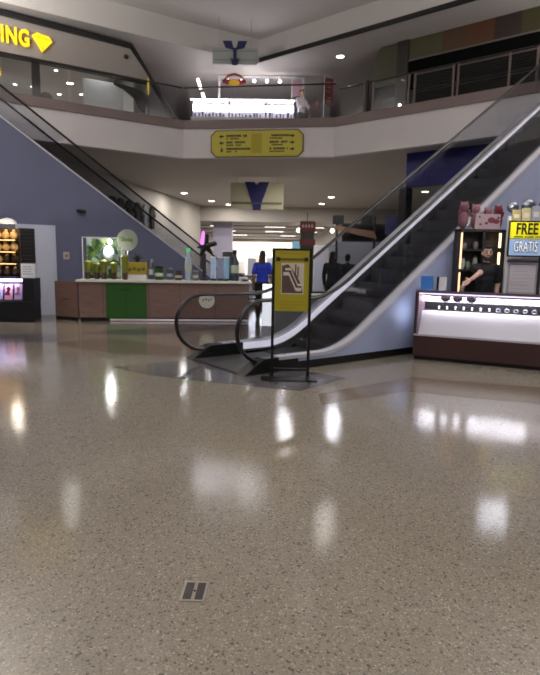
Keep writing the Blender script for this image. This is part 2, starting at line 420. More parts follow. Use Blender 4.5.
b.build('picture_shade', mat('sign_brown', (0.36, 0.27, 0.25), 0.5), pic)
zz = [(-0.10, 1.37), (-0.03, 1.37), (0.06, 1.175), (0.13, 1.175)]
b = MB()
for off, wd in ((0.035, 0.02), (-0.02, 0.03)):
    b.band([(x + off * 0.4, z + off - wd) for x, z in zz], [(x + off * 0.4, z + off + wd * 0.4) for x, z in zz], -0.021, -0.018)
b.build('escalator_symbol', mat('sign_pale', (0.84, 0.80, 0.76), 0.5), pic)
b = MB()
for x, z in ((0.075, 1.30), (0.045, 1.33)):
    b.box(x - 0.008, x + 0.008, -0.0205, -0.018, z, z + 0.1); b.ball((x, -0.019, z + 0.115), (0.012, 0.002, 0.014), 8)
b.build('figure_symbol', mat('sign_brown', (0.36, 0.27, 0.25)), pic)

# ------------------------------------------------------------------ OVERHEAD DIRECTORY on the balcony front
d3 = (BR0 - BL1); r3 = angle(d3); u3 = d3.normalized(); nrm = Vector((u3.y, -u3.x))
c = BL1 + u3 * 2.43 + nrm * 0.04
t = thing('directory_sign', (c.x, c.y, 5.18), 'long yellow directory sign with rows of arrows on the white balcony front', 'sign', r3)
def octa(a, h, k): return [(-a + k, -h), (a - k, -h), (a, -h + k), (a, h - k), (a - k, h), (-a + k, h), (-a, h - k), (-a, -h + k)]
MB().prism(octa(1.50, 0.42, 0.17), -0.02, 0.04, 'y').build('border', M_brownline, t)
MB().prism(octa(1.46, 0.385, 0.155), -0.035, -0.02, 'y').build('panel', M_yellow, t)
MB().prism([(-0.17, -0.3), (0.17, -0.3), (0.17, 0.3), (-0.17, 0.3)], -0.038, -0.035, 'y').build('centre_patch', mat('sign_gold', (0.66, 0.60, 0.10), 0.5), t)
def words(x, z, h, total, seed):
    rnd = random.Random(seed); e = x + total; b = MB()
    while x < e - 0.02:
        wd = rnd.uniform(0.035, 0.06)
        if rnd.random() > 0.13: b.box(x, min(x + wd, e), -0.0375, -0.035, z - h / 2 * rnd.uniform(0.75, 1), z + h / 2)
        x += wd + 0.012
    b.build('text_row', M_ink, t)
for i, z in enumerate((0.2, 0.0, -0.2)):
    words(-0.98, z + 0.035, 0.07, (0.68, 0.62, 0.78)[i], i)
    words(-0.98, z - 0.05, 0.045, (0.42, 0.5, 0.35)[i], i + 9)
    words(0.42, z + 0.035, 0.07, (0.64, 0.6, 0.58)[i], i + 4)
    words(0.42, z - 0.05, 0.045, (0.4, 0.45, 0.5)[i], i + 14)
    for sx in (-1, 1):
        if sx < 0 and i == 2: pl_ = [(-1.13, z - 0.07), (-1.07, z + 0.0), (-1.11, z + 0.0), (-1.11, z + 0.07), (-1.15, z + 0.07), (-1.15, z), (-1.19, z)]
        else: pl_ = [(sx * 1.22, z + 0.02), (sx * 1.13, z + 0.075), (sx * 1.13, z + 0.04), (sx * 1.06, z + 0.04), (sx * 1.06, z), (sx * 1.13, z), (sx * 1.13, z - 0.035)]
        MB().prism(pl_, -0.0375, -0.035, 'y').build('arrow', M_ink, t)

# ------------------------------------------------------------------ HANGING "V" SIGNS
M_vblue = mat('v_sign_blue', (0.12, 0.11, 0.36), 0.45)
t = thing('hanging_sign', (-0.62, 22, 3.5), 'cream hanging sign with a dark blue V under the lower ceiling', 'sign', 0.0)
MB().box(-1.04, 1.06, -0.05, 0.05, 0.02, 1.02).build('panel', mat('sign_ivory', (0.74, 0.71, 0.58), 0.5), t)
MB().box(-0.98, 1.0, -0.06, -0.05, 0.20, 0.29).build('groove', mat('sign_groove', (0.42, 0.41, 0.36), 0.5), t)
MB().prism([(-0.48, 1.06), (-0.10, 1.06), (0.0, 0.93), (0.10, 1.06), (0.48, 1.06), (0.18, 0.22), (0.15, -0.03), (-0.15, -0.03), (-0.18, 0.22)], -0.09, -0.061, 'y').build('letter', M_vblue, t)
MB().box(-0.17, 0.17, -0.097, -0.09, 0.23, 0.25).build('letter_band', mat('v_band', (0.45, 0.45, 0.55)), t)
for s in (-0.8, 0.8): MB().tube([(s, 0, 1.02), (s, 0, 1.26)], 0.012, 8).build('rod', M_steel, t)
t = thing('hanging_sign', (-1.25, 18, 7.55), 'grey hanging sign with a navy V above the balcony, high under the ceiling', 'sign', 0.0)
MB().box(-0.70, 0.70, -0.04, 0.04, 0.03, 0.50).build('panel', mat('sign_grey_green', (0.56, 0.58, 0.57), 0.5), t)
b = MB()
for z in (0.14, 0.40): b.box(-0.67, 0.67, -0.046, -0.04, z, z + 0.02)
b.build('panel_lines', mat('sign_line', (0.40, 0.42, 0.43)), t)
b = MB()
for s in (-1, 1):
    b.prism([(s * 0.05, 0.44), (s * 0.05, 0.52), (s * 0.10, 0.70), (s * 0.38, 0.70), (s * 0.30, 0.50)], -0.075, -0.047, 'y')
b.box(-0.05, 0.05, -0.075, -0.047, 0.1, 0.5)
b.prism([(-0.14, 0.2), (0.0, 0.14), (0.14, 0.2), (0.08, -0.02), (-0.08, -0.02)], -0.09, -0.076, 'y')
b.build('letter', mat('v_navy', (0.10, 0.12, 0.30), 0.45), t)
for s in (-0.5, 0.5): MB().tube([(s, 0, 0.5), (s, 0, 1.40)], 0.012, 8).build('rod', M_steel, t)

# ------------------------------------------------------------------ BALCONY RAILINGS
def railing(a, b, label, kind, x0, x1, posts, z=Z_LEDGE, h=1.03, r_=0.024):
    L, r = run_thing(a, b)
    t = thing('balcony_railing', (a.x, a.y, z), label, 'railing', r, 'upper balcony railings')
    MB().tube([(x0, 0.1, h), (x1, 0.1, h)], r_, 10).build('handrail', mat('dark_bronze', (0.16, 0.13, 0.13), 0.35), t, True)
    for x in posts: MB().box(x - 0.03, x + 0.03, 0.08, 0.12, 0, h - 0.02).build('post', mat('bronze_post', (0.36, 0.31, 0.30), 0.4), t)
    return t
L1 = (BL1 - BL0).length; L2 = (BR0 - BL1).length; L3 = (BR1 - BR0).length
t = railing(BL0, BL1, 'glass balcony railing with a dark handrail below the yellow shop letters', 'glass', 0, L1 + 0.02, [])
for x in (0.0, 1.9, 3.7, 5.4): MB().box(x + 0.05, min(x + 1.75, L1 - 0.2), 0.095, 0.105, 0.03, 1.03).build('glass_panel', M_clear, t)
t = railing(BL1, BR0, 'glass balcony railing with a thin dark handrail above the yellow directory sign', 'glass', 0.0, L2, [])
for k in range(3): MB().box(0.15 + k * 1.53, 0.15 + k * 1.53 + 1.5, 0.095, 0.105, 0.03, 1.03).build('glass_panel', M_clear, t)
t = railing(BR0, BR1, 'balcony railing of dark horizontal slats with taupe posts on the right balcony', 'slat', 0.03, L3, [0.95, 1.25, 2.38, 2.56, 3.66, 3.79, 5.1, 5.75], h=0.86)
for x0, x1 in ((0.1, 0.92), (1.3, 2.32)): MB().box(x0, x1, 0.095, 0.105, 0.03, 0.82).build('glass_panel', M_clear, t)
for x0, x1 in ((2.59, 3.63), (3.82, 5.07), (5.13, 5.72)):
    b = MB()
    for k in range(11):
        z = 0.05 + k * 0.068
        b.cbox(((x0 + x1) / 2, 0.1, z + 0.03), (x1 - x0, 0.012, 0.05), Matrix.Rotation(0.45, 4, 'X'))
    b.build('slat_panel', mat('slat_dark', (0.09, 0.08, 0.085), 0.5), t)
    MB().box(x0, x1, 0.085, 0.115, 0.79, 0.82).build('top_rail', mat('bronze_post', (0.36, 0.31, 0.30)), t)
# ------------------------------------------------------------------ UPPER LEFT SHOP
uL = (BL1 - BL0).normalized(); nL = Vector((-uL.y, uL.x)); rL = angle(uL)
def onL(s, off): p = BL0 + uL * s + nL * off; return p
# s measured from BL0; the frame's left edge sits near s = 1.85
def wall_poly(name, poly, y0, y1, m, org=BL0, r=rL):
    o = struct(MB().prism(poly, y0, y1, 'y').build(name, m)); o.location = (org.x, org.y, 0); o.rotation_euler = (0, 0, r); return o
E0 = 5.58   # where the header ends
wall_poly('wall_shop_header', [(-1, 7.02), (E0 + 0.75, 7.02), (E0, 7.90), (-1, 8.06)], 0.34, 0.5, mat('header_grey', (0.56, 0.53, 0.51), 0.6))
wall_poly('trim_10', [(-1, 8.06), (E0 + 0.02, 7.88), (E0 + 0.06, 8.02), (-1, 8.195)], 0.26, 0.52, M_black)
wall_poly('trim_11', [(E0 + 0.0, 7.98), (E0 + 0.07, 8.0), (E0 + 1.72, 5.78), (E0 + 1.62, 5.78)], 0.26, 0.52, M_black)
wall_poly('trim_12', [(-1, 6.97), (E0 + 0.78, 6.97), (E0 + 0.75, 7.03), (-1, 7.03)], 0.30, 0.52, M_black)
o = wall_poly('window_1', [(-1, 5.76), (E0 + 1.6, 5.76), (E0 + 0.76, 6.96), (-1, 6.96)], 0.40, 0.42, M_clear)
MS = mat('shop_wall_dim', (0.55, 0.53, 0.52), 0.6)
wall_poly('wall_shop_rear', [(-1, Z_FL2), (6.2, Z_FL2), (6.2, 7.9), (-1, 7.9)], 9.6, 9.7, MS)
wall_poly('wall_shop_side', [(6.1, Z_FL2), (6.2, Z_FL2), (6.2, 7.9), (6.1, 7.9)], 1.6, 9.6, MS)
wall_poly('ceiling_shop', [(-1, 7.72), (5.7, 7.72), (5.7, 7.80), (-1, 7.80)], 0.52, 9.6, mat('shop_ceiling', (0.82, 0.8, 0.79), 0.6))
wall_poly('trim_13', [(2.76, Z_FL2), (2.98, Z_FL2), (2.98, 6.96), (2.76, 6.96)], 0.44, 0.56, mat('dark_mullion', (0.23, 0.19, 0.19), 0.5))
struct(o)
p = onL(1.86 + 0.82, 0.30)
sg = thing('shop_sign', (p.x, p.y, 7.32), 'glowing yellow letters ING and a diamond emblem on the grey shop header', 'sign', rL)
M_neon = mat('yellow_sign_light', (0.98, 0.82, 0.05), 0.5, emit=0.85)
M_neon_side = mat('yellow_sign_side', (0.45, 0.36, 0.05), 0.5)
for ch, x, wd in (('I', -0.66, 0.1), ('N', -0.43, 0.4), ('G', -0.11, 0.4)):
    text(ch, 0.58, 0.05, M_neon, 'letter', sg, 0.014, Matrix.Translation((x, -0.03, 0.16)) @ Matrix.Diagonal((0.68, 1, 1.05, 1)))
b = MB().prism([(0.09, 0.30), (0.23, 0.40), (0.54, 0.36), (0.64, 0.24), (0.35, -0.10)], -0.055, 0.0, 'y')
e = b.build('emblem', M_neon, sg, bevel=0.015)
b = MB()
for q in (((0.12, 0.29), (0.62, 0.25)), ((0.27, 0.28), (0.35, -0.06)), ((0.46, 0.26), (0.36, -0.06)), ((0.27, 0.29), (0.35, 0.38)), ((0.46, 0.27), (0.39, 0.38))):
    b.tube([(q[0][0], -0.06, q[0][1]), (q[1][0], -0.06, q[1][1])], 0.006, 6)
b.build('facet_lines', mat('facet_amber', (0.80, 0.62, 0.05), 0.5, emit=0.3), e)
MB().box(-0.9, 0.1, 0.0, 0.03, 0.12, 0.2).build('mount_rail', M_neon_side, sg)
p = onL(1.86 + 0.02, 0.62)
sg = thing('window_sign', (p.x, p.y, 6.45), 'small yellow letter G sign hanging inside the shop window at the far left', 'sign', rL)
text('G', 0.30, 0.03, M_neon, 'letter', sg, 0.008, Matrix.Translation((0.0, 0, 0.14)))
MB().box(-0.12, 0.12, 0.016, 0.03, 0.1, 0.18).build('backing', M_neon_side, sg)
MB().tube([(0, 0.02, 0.18), (0, 0.02, 1.45)], 0.006, 6).build('rod', M_steel, sg)
p = onL(E0 - 0.12, 0.33)
t = thing('security_camera', (p.x, p.y, 7.64), 'small dark dome camera at the right end of the grey shop header', 'camera', rL)
MB().lathe([(0.0, 0.0), (0.07, 0.0), (0.075, -0.03), (0.05, -0.075), (0, -0.09)]).build('dome', M_black, t, True)
MB().box(-0.05, 0.05, -0.04, 0.01, 0.0, 0.03).build('bracket', M_charcoal, t)
p = onL(E0 + 0.53, 0.2)
t = thing('blade_sign', (p.x, p.y, 6.56), 'narrow yellow oval blade sign at the slanted black edge of the shop', 'sign', rL + 0.9)
MB().ball((0, 0, 0.27), (0.075, 0.02, 0.27), 16).build('panel', mat('blade_yellow', (0.90, 0.76, 0.10), 0.5, emit=0.35), t, True)
MB().box(-0.012, 0.012, -0.012, 0.012, -0.62, 0.02).build('bracket', M_black, t)
# white display board with a dark hood in the window
p = onL(5.0, 1.25)
t = thing('display_board', (p.x, p.y, Z_FL2), 'white rounded display panel standing in the upper left shop window', 'display', rL)
MB().prism([(-0.62, 0.42), (0.62, 0.32), (0.62, 1.15), (0.5, 1.3), (-0.62, 1.3)], -0.05, 0.05, 'y').build('panel', M_white, t, bevel=0.02)
for x in (-0.5, 0.45): MB().box(x - 0.05, x + 0.05, -0.05, 0.05, 0, 0.42).build('leg', M_white, t)
p = onL(5.98, 0.9)
t = thing('drape', (p.x, p.y, Z_FL2), 'dark curved drape hanging at the shop corner beside the white display panel', 'drape', rL)
b = MB(); top = [(-0.75, 1.22), (-0.4, 1.20), (0.0, 1.16), (0.28, 1.05), (0.34, 0.85)]; bot = [(-0.75, 1.17), (-0.4, 1.05), (-0.1, 0.85), (0.05, 0.62), (0.25, 0.45)]
b.band(bot, top, -0.03, 0.03); b.build('cloth', mat('drape_charcoal', (0.19, 0.18, 0.18), 0.8), t, True)
MB().tube([(0.3, 0, 0.0), (0.3, 0, 1.2)], 0.015, 8).build('pole', M_steel, t)
# low furniture inside
for k, (s, off, wd, h, c_, lab) in enumerate(((2.2, 5.2, 0.9, 0.95, (0.42, 0.40, 0.40), 'grey counter low in the shop window left of the dark mullion'),
                                             (3.6, 5.0, 1.0, 0.62, (0.30, 0.28, 0.27), 'dark low display unit in the shop window right of the mullion'),
                                             (4.6, 5.6, 0.9, 0.75, (0.36, 0.34, 0.34), 'grey display unit behind the white panel in the shop window'))):
    p = onL(s, off); t = thing('shop_counter', (p.x, p.y, Z_FL2), lab, 'counter', rL)
    MB().box(-wd / 2, wd / 2, -0.25, 0.25, 0.05, h - 0.04).build('cabinet', mat('counter_%d' % k, c_, 0.5), t)
    MB().box(-wd / 2 - 0.02, wd / 2 + 0.02, -0.27, 0.27, h - 0.04, h).build('top', M_steel, t)
    MB().box(-wd / 2 + 0.04, wd / 2 - 0.04, -0.22, 0.22, 0, 0.05).build('kickboard', M_black, t)
p = onL(3.25, 1.2); t = thing('merchandise_basket', (p.x, p.y, Z_FL2), 'brown basket display standing just right of the dark window mullion', 'basket', rL)
MB().lathe([(0.0, 0.0), (0.16, 0.0), (0.2, 0.55), (0.18, 0.55), (0.0, 0.5)]).build('basket', wood('basket_brown', (0.3, 0.22, 0.14), (0.42, 0.32, 0.2)), t, True)
MB().ball((0, 0, 0.56), (0.17, 0.17, 0.1), 12).build('goods', mat('goods_tan', (0.45, 0.35, 0.2), 0.7, bump=0.6, nscale=30), t, True)

def downlight(loc, label, group, r=0.11, power=0, spot_=0.0, glow=None):
    t = thing('ceiling_downlight', loc, label, 'light', 0, group)
    MB().lathe([(r, 0.0), (r * 1.25, -0.004), (r * 1.25, -0.02), (r, -0.02), (r, 0.0)]).build('trim_ring', M_white, t, True)
    MB().lathe([(0.0, -0.006), (r, -0.006), (r, -0.012), (0, -0.014)]).build('lens', glow or M_glow, t)
    if power: area('lamp', (loc[0], loc[1], loc[2] - 0.03), r * 2, power)
    return t
for s, off, pw, rad, lab in ((1.9, 3.2, 6, 0.07, 'bright downlight in the upper left shop, beyond the far left edge of the view'), (3.04, 5.64, 30, 0.06, 'downlight in the upper left shop left of the dark window mullion'), (3.60, 5.55, 0, 0.05, 'small downlight in the upper left shop just left of the dark mullion'),
                        (3.98, 3.18, 14, 0.06, 'upper small downlight in the shop just right of the dark mullion'), (4.68, 4.33, 14, 0.11, 'largest bright downlight in the middle of the upper left shop window'), (4.87, 2.67, 12, 0.06, 'upper downlight in the shop window above the white display panel'),
                        (4.63, 5.97, 30, 0.07, 'lower downlight in the shop window below the largest one'), (5.33, 5.46, 0, 0.06, 'low downlight in the shop window just left of the white display panel')):
    p = onL(s, off); downlight((p.x, p.y, 7.72), lab, 'shop ceiling downlights', rad, pw)

# ------------------------------------------------------------------ UPPER RIGHT SHOP FRONT
uR = (BR1 - BR0).normalized(); nR = Vector((-uR.y, uR.x)); rR = angle(uR)
def onR(s, off): return BR0 + uR * s + nR * off
def wr(name, poly, y0, y1, m): return wall_poly(name, poly, y0, y1, m, BR0, rR)
off = 1.3
for k, (x0, x1, c_) in enumerate(((1.75, 2.78, (0.33, 0.32, 0.18)), (2.78, 3.55, (0.34, 0.23, 0.12)), (3.55, 4.25, (0.37, 0.20, 0.10)), (4.25, 4.95, (0.20, 0.14, 0.12)), (4.95, 7.5, (0.27, 0.25, 0.12)))):
    wr('wall_shop_panel_%d' % k, [(x0, 7.56), (x1, 7.56), (x1, Z_CEIL2), (x0, Z_CEIL2)], off, off + 0.1, mat('panel_%d' % k, tuple(v * 0.85 for v in c_), 0.55, noise=0.12, nscale=2))
wr('wall_shop_olive', [(0.55, 7.0), (1.36, 7.0), (1.36, 8.2), (0.85, 8.2), (0.70, 8.1), (0.62, 7.9)], off, off + 0.1, mat('olive_panel', (0.27, 0.27, 0.17), 0.55))
wr('wall_shop_pillar', [(1.38, Z_FL2), (1.75, Z_FL2), (1.75, Z_CEIL2), (1.38, Z_CEIL2)], off - 0.06, off + 0.12, mat('dark_brown', (0.16, 0.12, 0.11), 0.5))
wr('wall_shop_band', [(1.75, 6.75), (7.5, 6.75), (7.5, 7.58), (1.75, 7.58)], off - 0.03, off + 0.05, mat('near_black', (0.03, 0.03, 0.03), 0.9, spec=0.1))
wr('trim_14', [(1.75, 7.56), (7.5, 7.56), (7.5, 7.60), (1.75, 7.60)], off - 0.05, off + 0.05, mat('grey_line', (0.38, 0.36, 0.35), 0.5))
wr('wall_shop_lower', [(1.75, Z_FL2), (7.5, Z_FL2), (7.5, 6.78), (1.75, 6.78)], off + 0.6, off + 0.7, M_dark)
wr('window_2', [(0.55, Z_FL2), (1.36, Z_FL2), (1.36, 7.0), (0.55, 7.0)], off + 0.02, off + 0.05, M_smoke)
wr('wall_shop_glassback', [(0.3, Z_FL2), (1.38, Z_FL2), (1.38, 7.0), (0.3, 7.0)], off + 1.2, off + 1.3, mat('blue_grey', (0.30, 0.32, 0.34), 0.6))
wr('trim_15', [(0.28, Z_FL2), (0.36, Z_FL2), (0.36, 7.3), (0.28, 7.3)], off, off + 0.08, mat('dark_brown', (0.16, 0.12, 0.11)))
p = onR(1.62, 0.5)
for k, (ds, z) in enumerate(((0.0, 6.08), (0.17, 6.22))):  # glowing balls on stems stand in for reflections in the glass
    p = onR(1.55 + ds, 0.9)
    t = thing('glass_glint', (p.x, p.y, Z_FL2), ('lower' if k == 0 else 'higher') + ' of two added glints standing for lights reflected in the right balcony glass', 'lamp', rR)
    MB().ball((0, 0, z - Z_FL2), 0.035, 10).build('bulb', M_glow, t, True)
    MB().tube([(0, 0, 0), (0, 0, z - Z_FL2 - 0.03)], 0.01, 8).build('stem', M_steel, t)

# ------------------------------------------------------------------ UPPER CENTRE: BRIGHT JEWELLERY KIOSK
M_show = mat('showcase_light_panel', (1.0, 0.96, 1.0), 0.4, emit=12)
def showcase(x0, x1, y, label, h=1.30):
    t = thing('glass_showcase', ((x0 + x1) / 2, y, Z_FL2), label, 'showcase', 0, 'bright glass showcases of the upper kiosk')
    a = (x1 - x0) / 2
    MB().box(-a, a, -0.25, 0.25, 0, 0.72).build('cabinet', M_white, t)
    MB().box(-a + 0.02, a - 0.02, 0.18, 0.24, 1.0, h - 0.06).build('light_panel', M_show, t)
    MB().box(-a + 0.02, a - 0.02, 0.18, 0.24, 0.74, 1.0).build('lower_panel', mat('showcase_lower', (0.86, 0.83, 0.92), 0.4, emit=0.55), t)
    MB().box(-a, a, -0.25, -0.24, 0.72, h - 0.03).build('glass_front', M_clear, t)
    MB().box(-a, a, -0.25, 0.25, h - 0.03, h).build('top', M_clear, t)
    MB().box(-a, a, -0.27, -0.25, h - 0.04, h).build('light_strip', M_glow_white, t)
    MB().box(-a + 0.03, a - 0.03, -0.15, 0.15, 0.98, 0.99).build('shelf', M_clear, t)
    b = MB(); rnd = random.Random(int(x0 * 10))
    x = -a + 0.1
    while x < a - 0.1:
        b.box(x, x + rnd.uniform(0.03, 0.08), -0.1, 0.06, 0.722, 0.76 + rnd.uniform(0.04, 0.2)); x += rnd.uniform(0.1, 0.16)
    o = b.build('jewellery_trays', mat('tray_lilac', (0.40, 0.38, 0.48), 0.4), t); o['kind'] = 'stuff'
    return t
showcase(-2.92, -1.62, 20.1, 'leftmost white glowing glass showcase of the upstairs kiosk')
showcase(-1.60, -0.30, 20.1, 'second glowing white showcase from the left in the upstairs kiosk')
showcase(-0.28, 0.72, 20.1, 'third glowing white showcase in the upstairs kiosk, left of the white shirt person')
t = thing('kiosk_canopy', (-0.6, 20.9, Z_FL2), 'thin white frame canopy with a row of spotlights over the upstairs kiosk', 'canopy', 0)
for x in (-1.42, 1.66): MB().box(x - 0.035, x + 0.035, -0.035, 0.035, 0, 2.42).build('post', M_white, t)
MB().box(-1.45, 1.70, -0.04, 0.04, 2.36, 2.42).build('beam', M_white, t)
MB().box(-1.45, 1.70, -0.03, 0.03, 1.60, 1.64).build('lower_beam', mat('beam_grey', (0.5, 0.48, 0.5)), t)
for k in range(5):
    x = -1.08 + k * 0.47
    s_ = MB().lathe([(0.0, 0.0), (0.035, 0.0), (0.055, -0.12), (0.045, -0.12), (0, -0.06)], (x, -0.02, 2.36)).build('spotlight', M_white, t, True)
    MB().ball((x, -0.045, 2.235), (0.058, 0.058, 0.05), 10).build('bulb', M_glow, s_, True)
for k, x in enumerate((-1.62, -1.15, -0.42, -0.05, 0.55)):
    s_ = MB().box(x - 0.01, x + 0.01, -0.02, 0.02, 1.52, 1.6).build('spotlight', M_white, t)
    MB().ball((x, -0.02, 1.50), 0.05, 10).build('bulb', M_glow, s_, True)
b = MB()
for k in range(3): b.box(-0.95 + k * 0.24, -0.78 + k * 0.24, -0.03, -0.02, 1.42, 1.60)
b.build('picture_cards', mat('card_grey', (0.4, 0.38, 0.4)), t)
# two slanted light sticks on the left of the kiosk
for k, (x, z, lab) in enumerate(((-2.72, 1.98, 'upper slanted white light stick left of the upstairs kiosk'), (-2.58, 1.56, 'lower slanted white light stick left of the upstairs kiosk'))):
    t = thing('light_stick', (x, 20.6 + 0.2 * k, Z_FL2), lab, 'light', 0)
    MB().tube([(-0.05, 0, z + 0.22), (0.06, 0, z - 0.12)], 0.055, 10).build('tube', mat('stick_glow', (1, 0.97, 0.95), 0.5, emit=4), t, True)
    MB().tube([(0.06, 0.0, 0.0), (0.06, 0.0, z - 0.1)], 0.012, 8).build('stem', M_steel, t)
t = thing('kiosk_emblem', (-1.46, 20.70, 7.86), 'red arched emblem with a yellow centre on top of the upstairs kiosk frame', 'sign', 0)
MB().band([(-0.40, 0.02), (-0.2, 0.22), (0, 0.27), (0.2, 0.22), (0.40, 0.02)], [(-0.44, 0.06), (-0.22, 0.27), (0, 0.33), (0.22, 0.27), (0.44, 0.06)], -0.03, 0.03).build('arch', mat('emblem_red', (0.42, 0.08, 0.09), 0.5), t)
for s in (-1, 1): MB().prism([(s * 0.16, -0.05), (s * 0.42, 0.0), (s * 0.42, 0.1), (s * 0.14, 0.12)], -0.03, 0.03, 'y').build('wing', mat('emblem_red', (0.42, 0.08, 0.09)), t)
MB().prism([(-0.17, -0.08), (0.17, -0.08), (0.2, 0.02), (0.1, 0.12), (-0.1, 0.12), (-0.2, 0.02)], -0.04, 0.02, 'y').build('centre', mat('emblem_yellow', (0.70, 0.55, 0.12), 0.5), t)
MB().box(-0.01, 0.01, 0.0, 0.02, 0.3, 0.34).build('hanger', M_steel, t)
# pink sheet, red chair back, red banner, exit lamp
t = thing('pink_banner', (0.76, 20.75, Z_FL2), 'small pale pink banner on a post beside the upstairs kiosk canopy', 'banner', 0)
MB().prism([(-0.12, 2.28), (0.20, 2.2), (0.32, 1.75), (-0.1, 1.68)], -0.015, 0.015, 'y').build('cloth', mat('banner_pink', (0.66, 0.52, 0.56), 0.7), t)
MB().tube([(-0.12, 0, 0), (-0.12, 0, 2.32)], 0.018, 8).build('pole', M_white, t)
t = thing('red_chair', (1.40, 19.75, Z_FL2), 'dark red rounded chair back beside the white shirt person upstairs', 'chair', 0)
MB().ball((0.0, 0.0, 1.0), (0.17, 0.07, 0.30), 14, Matrix.Rotation(0.25, 4, 'Y')).build('backrest', mat('chair_red', (0.30, 0.05, 0.07), 0.5), t, True)
MB().lathe([(0, 0.66), (0.2, 0.66), (0.2, 0.73), (0, 0.75)]).build('seat', mat('chair_red', (0.45, 0.08, 0.1)), t, True)
MB().lathe([(0.0, 0.0), (0.2, 0.0), (0.2, 0.02), (0.03, 0.05), (0.03, 0.66), (0, 0.66)]).build('pedestal', M_steel, t, True)
t = thing('red_banner', (1.78, 18.6, Z_FL2), 'tall dark red banner with pale marks on a pole at the balcony corner', 'banner', 0.5)
MB().box(-0.16, 0.16, -0.015, 0.015, 0.82, 1.66).build('cloth', mat('banner_red', (0.40, 0.16, 0.17), 0.7), t)
b = MB()
for k, z in enumerate((1.5, 1.36, 1.22, 1.02, 0.93)): b.box(-0.09 + 0.02 * (k % 2), 0.09 - 0.03 * (k % 3), -0.018, -0.015, z, z + 0.05)
b.build('printed_marks', mat('banner_mark', (0.58, 0.36, 0.36), 0.7), t)
MB().tube([(-0.18, 0, 0), (-0.18, 0, 1.7)], 0.016, 8).build('pole', M_steel, t)
MB().lathe([(0, 0), (0.16, 0), (0.16, 0.02), (0, 0.03)], (-0.1, 0, 0)).build('base', M_black, t, True)
t = thing('exit_lamp', (2.55, 22.5, Z_FL2), 'small red glowing marker low behind the right balcony corner', 'lamp', 0)
MB().box(-0.12, 0.12, -0.03, 0.03, 0.62, 0.74).build('lens', mat('exit_red', (0.9, 0.1, 0.12), 0.5, emit=1.2), t)
MB().tube([(0, 0.03, 0), (0, 0.03, 0.62)], 0.015, 8).build('stem', M_black, t)
for lx, ly, lz, lab, pw in ((2.15, 18.9, Z_CEIL2, 'white downlight in the upper ceiling right of the upstairs kiosk', 15), (-3.1, 13.2, Z_COFFER, 'bright downlight at the top left of the atrium ceiling', 0), (1.2, 15.5, Z_COFFER, 'dim downlight at the top centre of the atrium ceiling', 0)):
    downlight((lx, ly, lz), lab, None, 0.12, pw)
# ------------------------------------------------------------------ JUICE COUNTER
rJ = angle((4.03, 0.39)); uJ = Vector((math.cos(rJ), math.sin(rJ))); nJ = Vector((-uJ.y, uJ.x)); J0 = Vector((-4.53, 12.77))
def onJ(s, off): return J0 + uJ * s + nJ * off
M_wood = wood('kiosk_wood', (0.44, 0.345, 0.32), (0.52, 0.415, 0.38))
t = thing('juice_counter', (J0.x, J0.y, 0), 'long wood panelled juice counter with white top and a green front panel', 'counter', rJ)
MB().box(0, 4.02, 0.0, 0.06, 0.09, 0.93).build('front_panel', M_wood, t)
for x in (0.0, 3.96): MB().box(x, x + 0.06, 0.06, 0.75, 0.09, 0.93).build('side_panel', M_wood, t)
MB().box(-0.06, 4.08, -0.06, 0.80, 0.93, 0.985).build('countertop', mat('counter_white', (0.85, 0.84, 0.82), 0.3), t, bevel=0.008)
MB().box(0.62, 1.57, -0.02, 0.0, 0.06, 0.90).build('green_panel', mat('leaf_green', (0.13, 0.33, 0.08), 0.5, noise=0.08), t)['label'] = 'green panel'
MB().box(1.08, 1.10, -0.023, -0.02, 0.06, 0.90).build('panel_joint', mat('leaf_green_dark', (0.09, 0.24, 0.05)), t)
MB().box(0.95, 1.2, -0.024, -0.02, 0.74, 0.78).build('panel_mark', mat('leaf_green_dark', (0.09, 0.24, 0.05)), t)
MB().box(0.02, 4.0, 0.03, 0.10, 0.0, 0.09).build('kickboard', M_black, t)
MB().box(0.7, 4.0, 0.0, 0.03, 0.015, 0.055).build('light_strip', mat('kick_glow', (0.95, 0.9, 0.95), 0.5, emit=0.08), t)
b = MB()
for x in (0.55, 1.62, 2.35, 3.2): b.box(x, x + 0.008, -0.003, 0.0, 0.09, 0.93)
b.build('panel_seams', M_charcoal, t)
lg = MB().prism([(3.0 + 0.19 * math.cos(k * PI / 14), 0.52 + 0.19 * math.sin(k * PI / 14)) for k in range(28)], -0.02, 0.0, 'y').build('round_emblem', mat('emblem_cream', (0.92, 0.90, 0.84), 0.5), t)
b = MB()
for k, (x, z, wd) in enumerate(((2.90, 0.50, 0.05), (2.965, 0.52, 0.06), (3.04, 0.50, 0.05), (3.10, 0.53, 0.035))): b.box(x - 0.012, x + wd - 0.012, -0.023, -0.02, z, z + 0.055)
b.build('emblem_marks', mat('emblem_grey', (0.60, 0.60, 0.54)), lg)
d = Vector((0.68, -0.33)); 
t = thing('counter_gate', (-5.24, 13.115, 0), 'low brown wood gate panel between the blue wall and the juice counter', 'gate', angle(d))
MB().box(0.0, 0.73, 0, 0.04, 0.08, 0.925).build('panel', wood('gate_wood', (0.42, 0.32, 0.29), (0.48, 0.38, 0.34)), t)
MB().box(0.0, 0.71, 0.005, 0.035, 0.0, 0.08).build('kickboard', M_black, t)
MB().box(0.27, 0.45, -0.02, 0.0, 0.50, 0.52).build('handle', M_charcoal, t)
ZC = 0.987
def juice(name, s, off, label, cat, group=None): p = onJ(s, off); return thing(name, (p.x, p.y, ZC), label, cat, rJ, group)
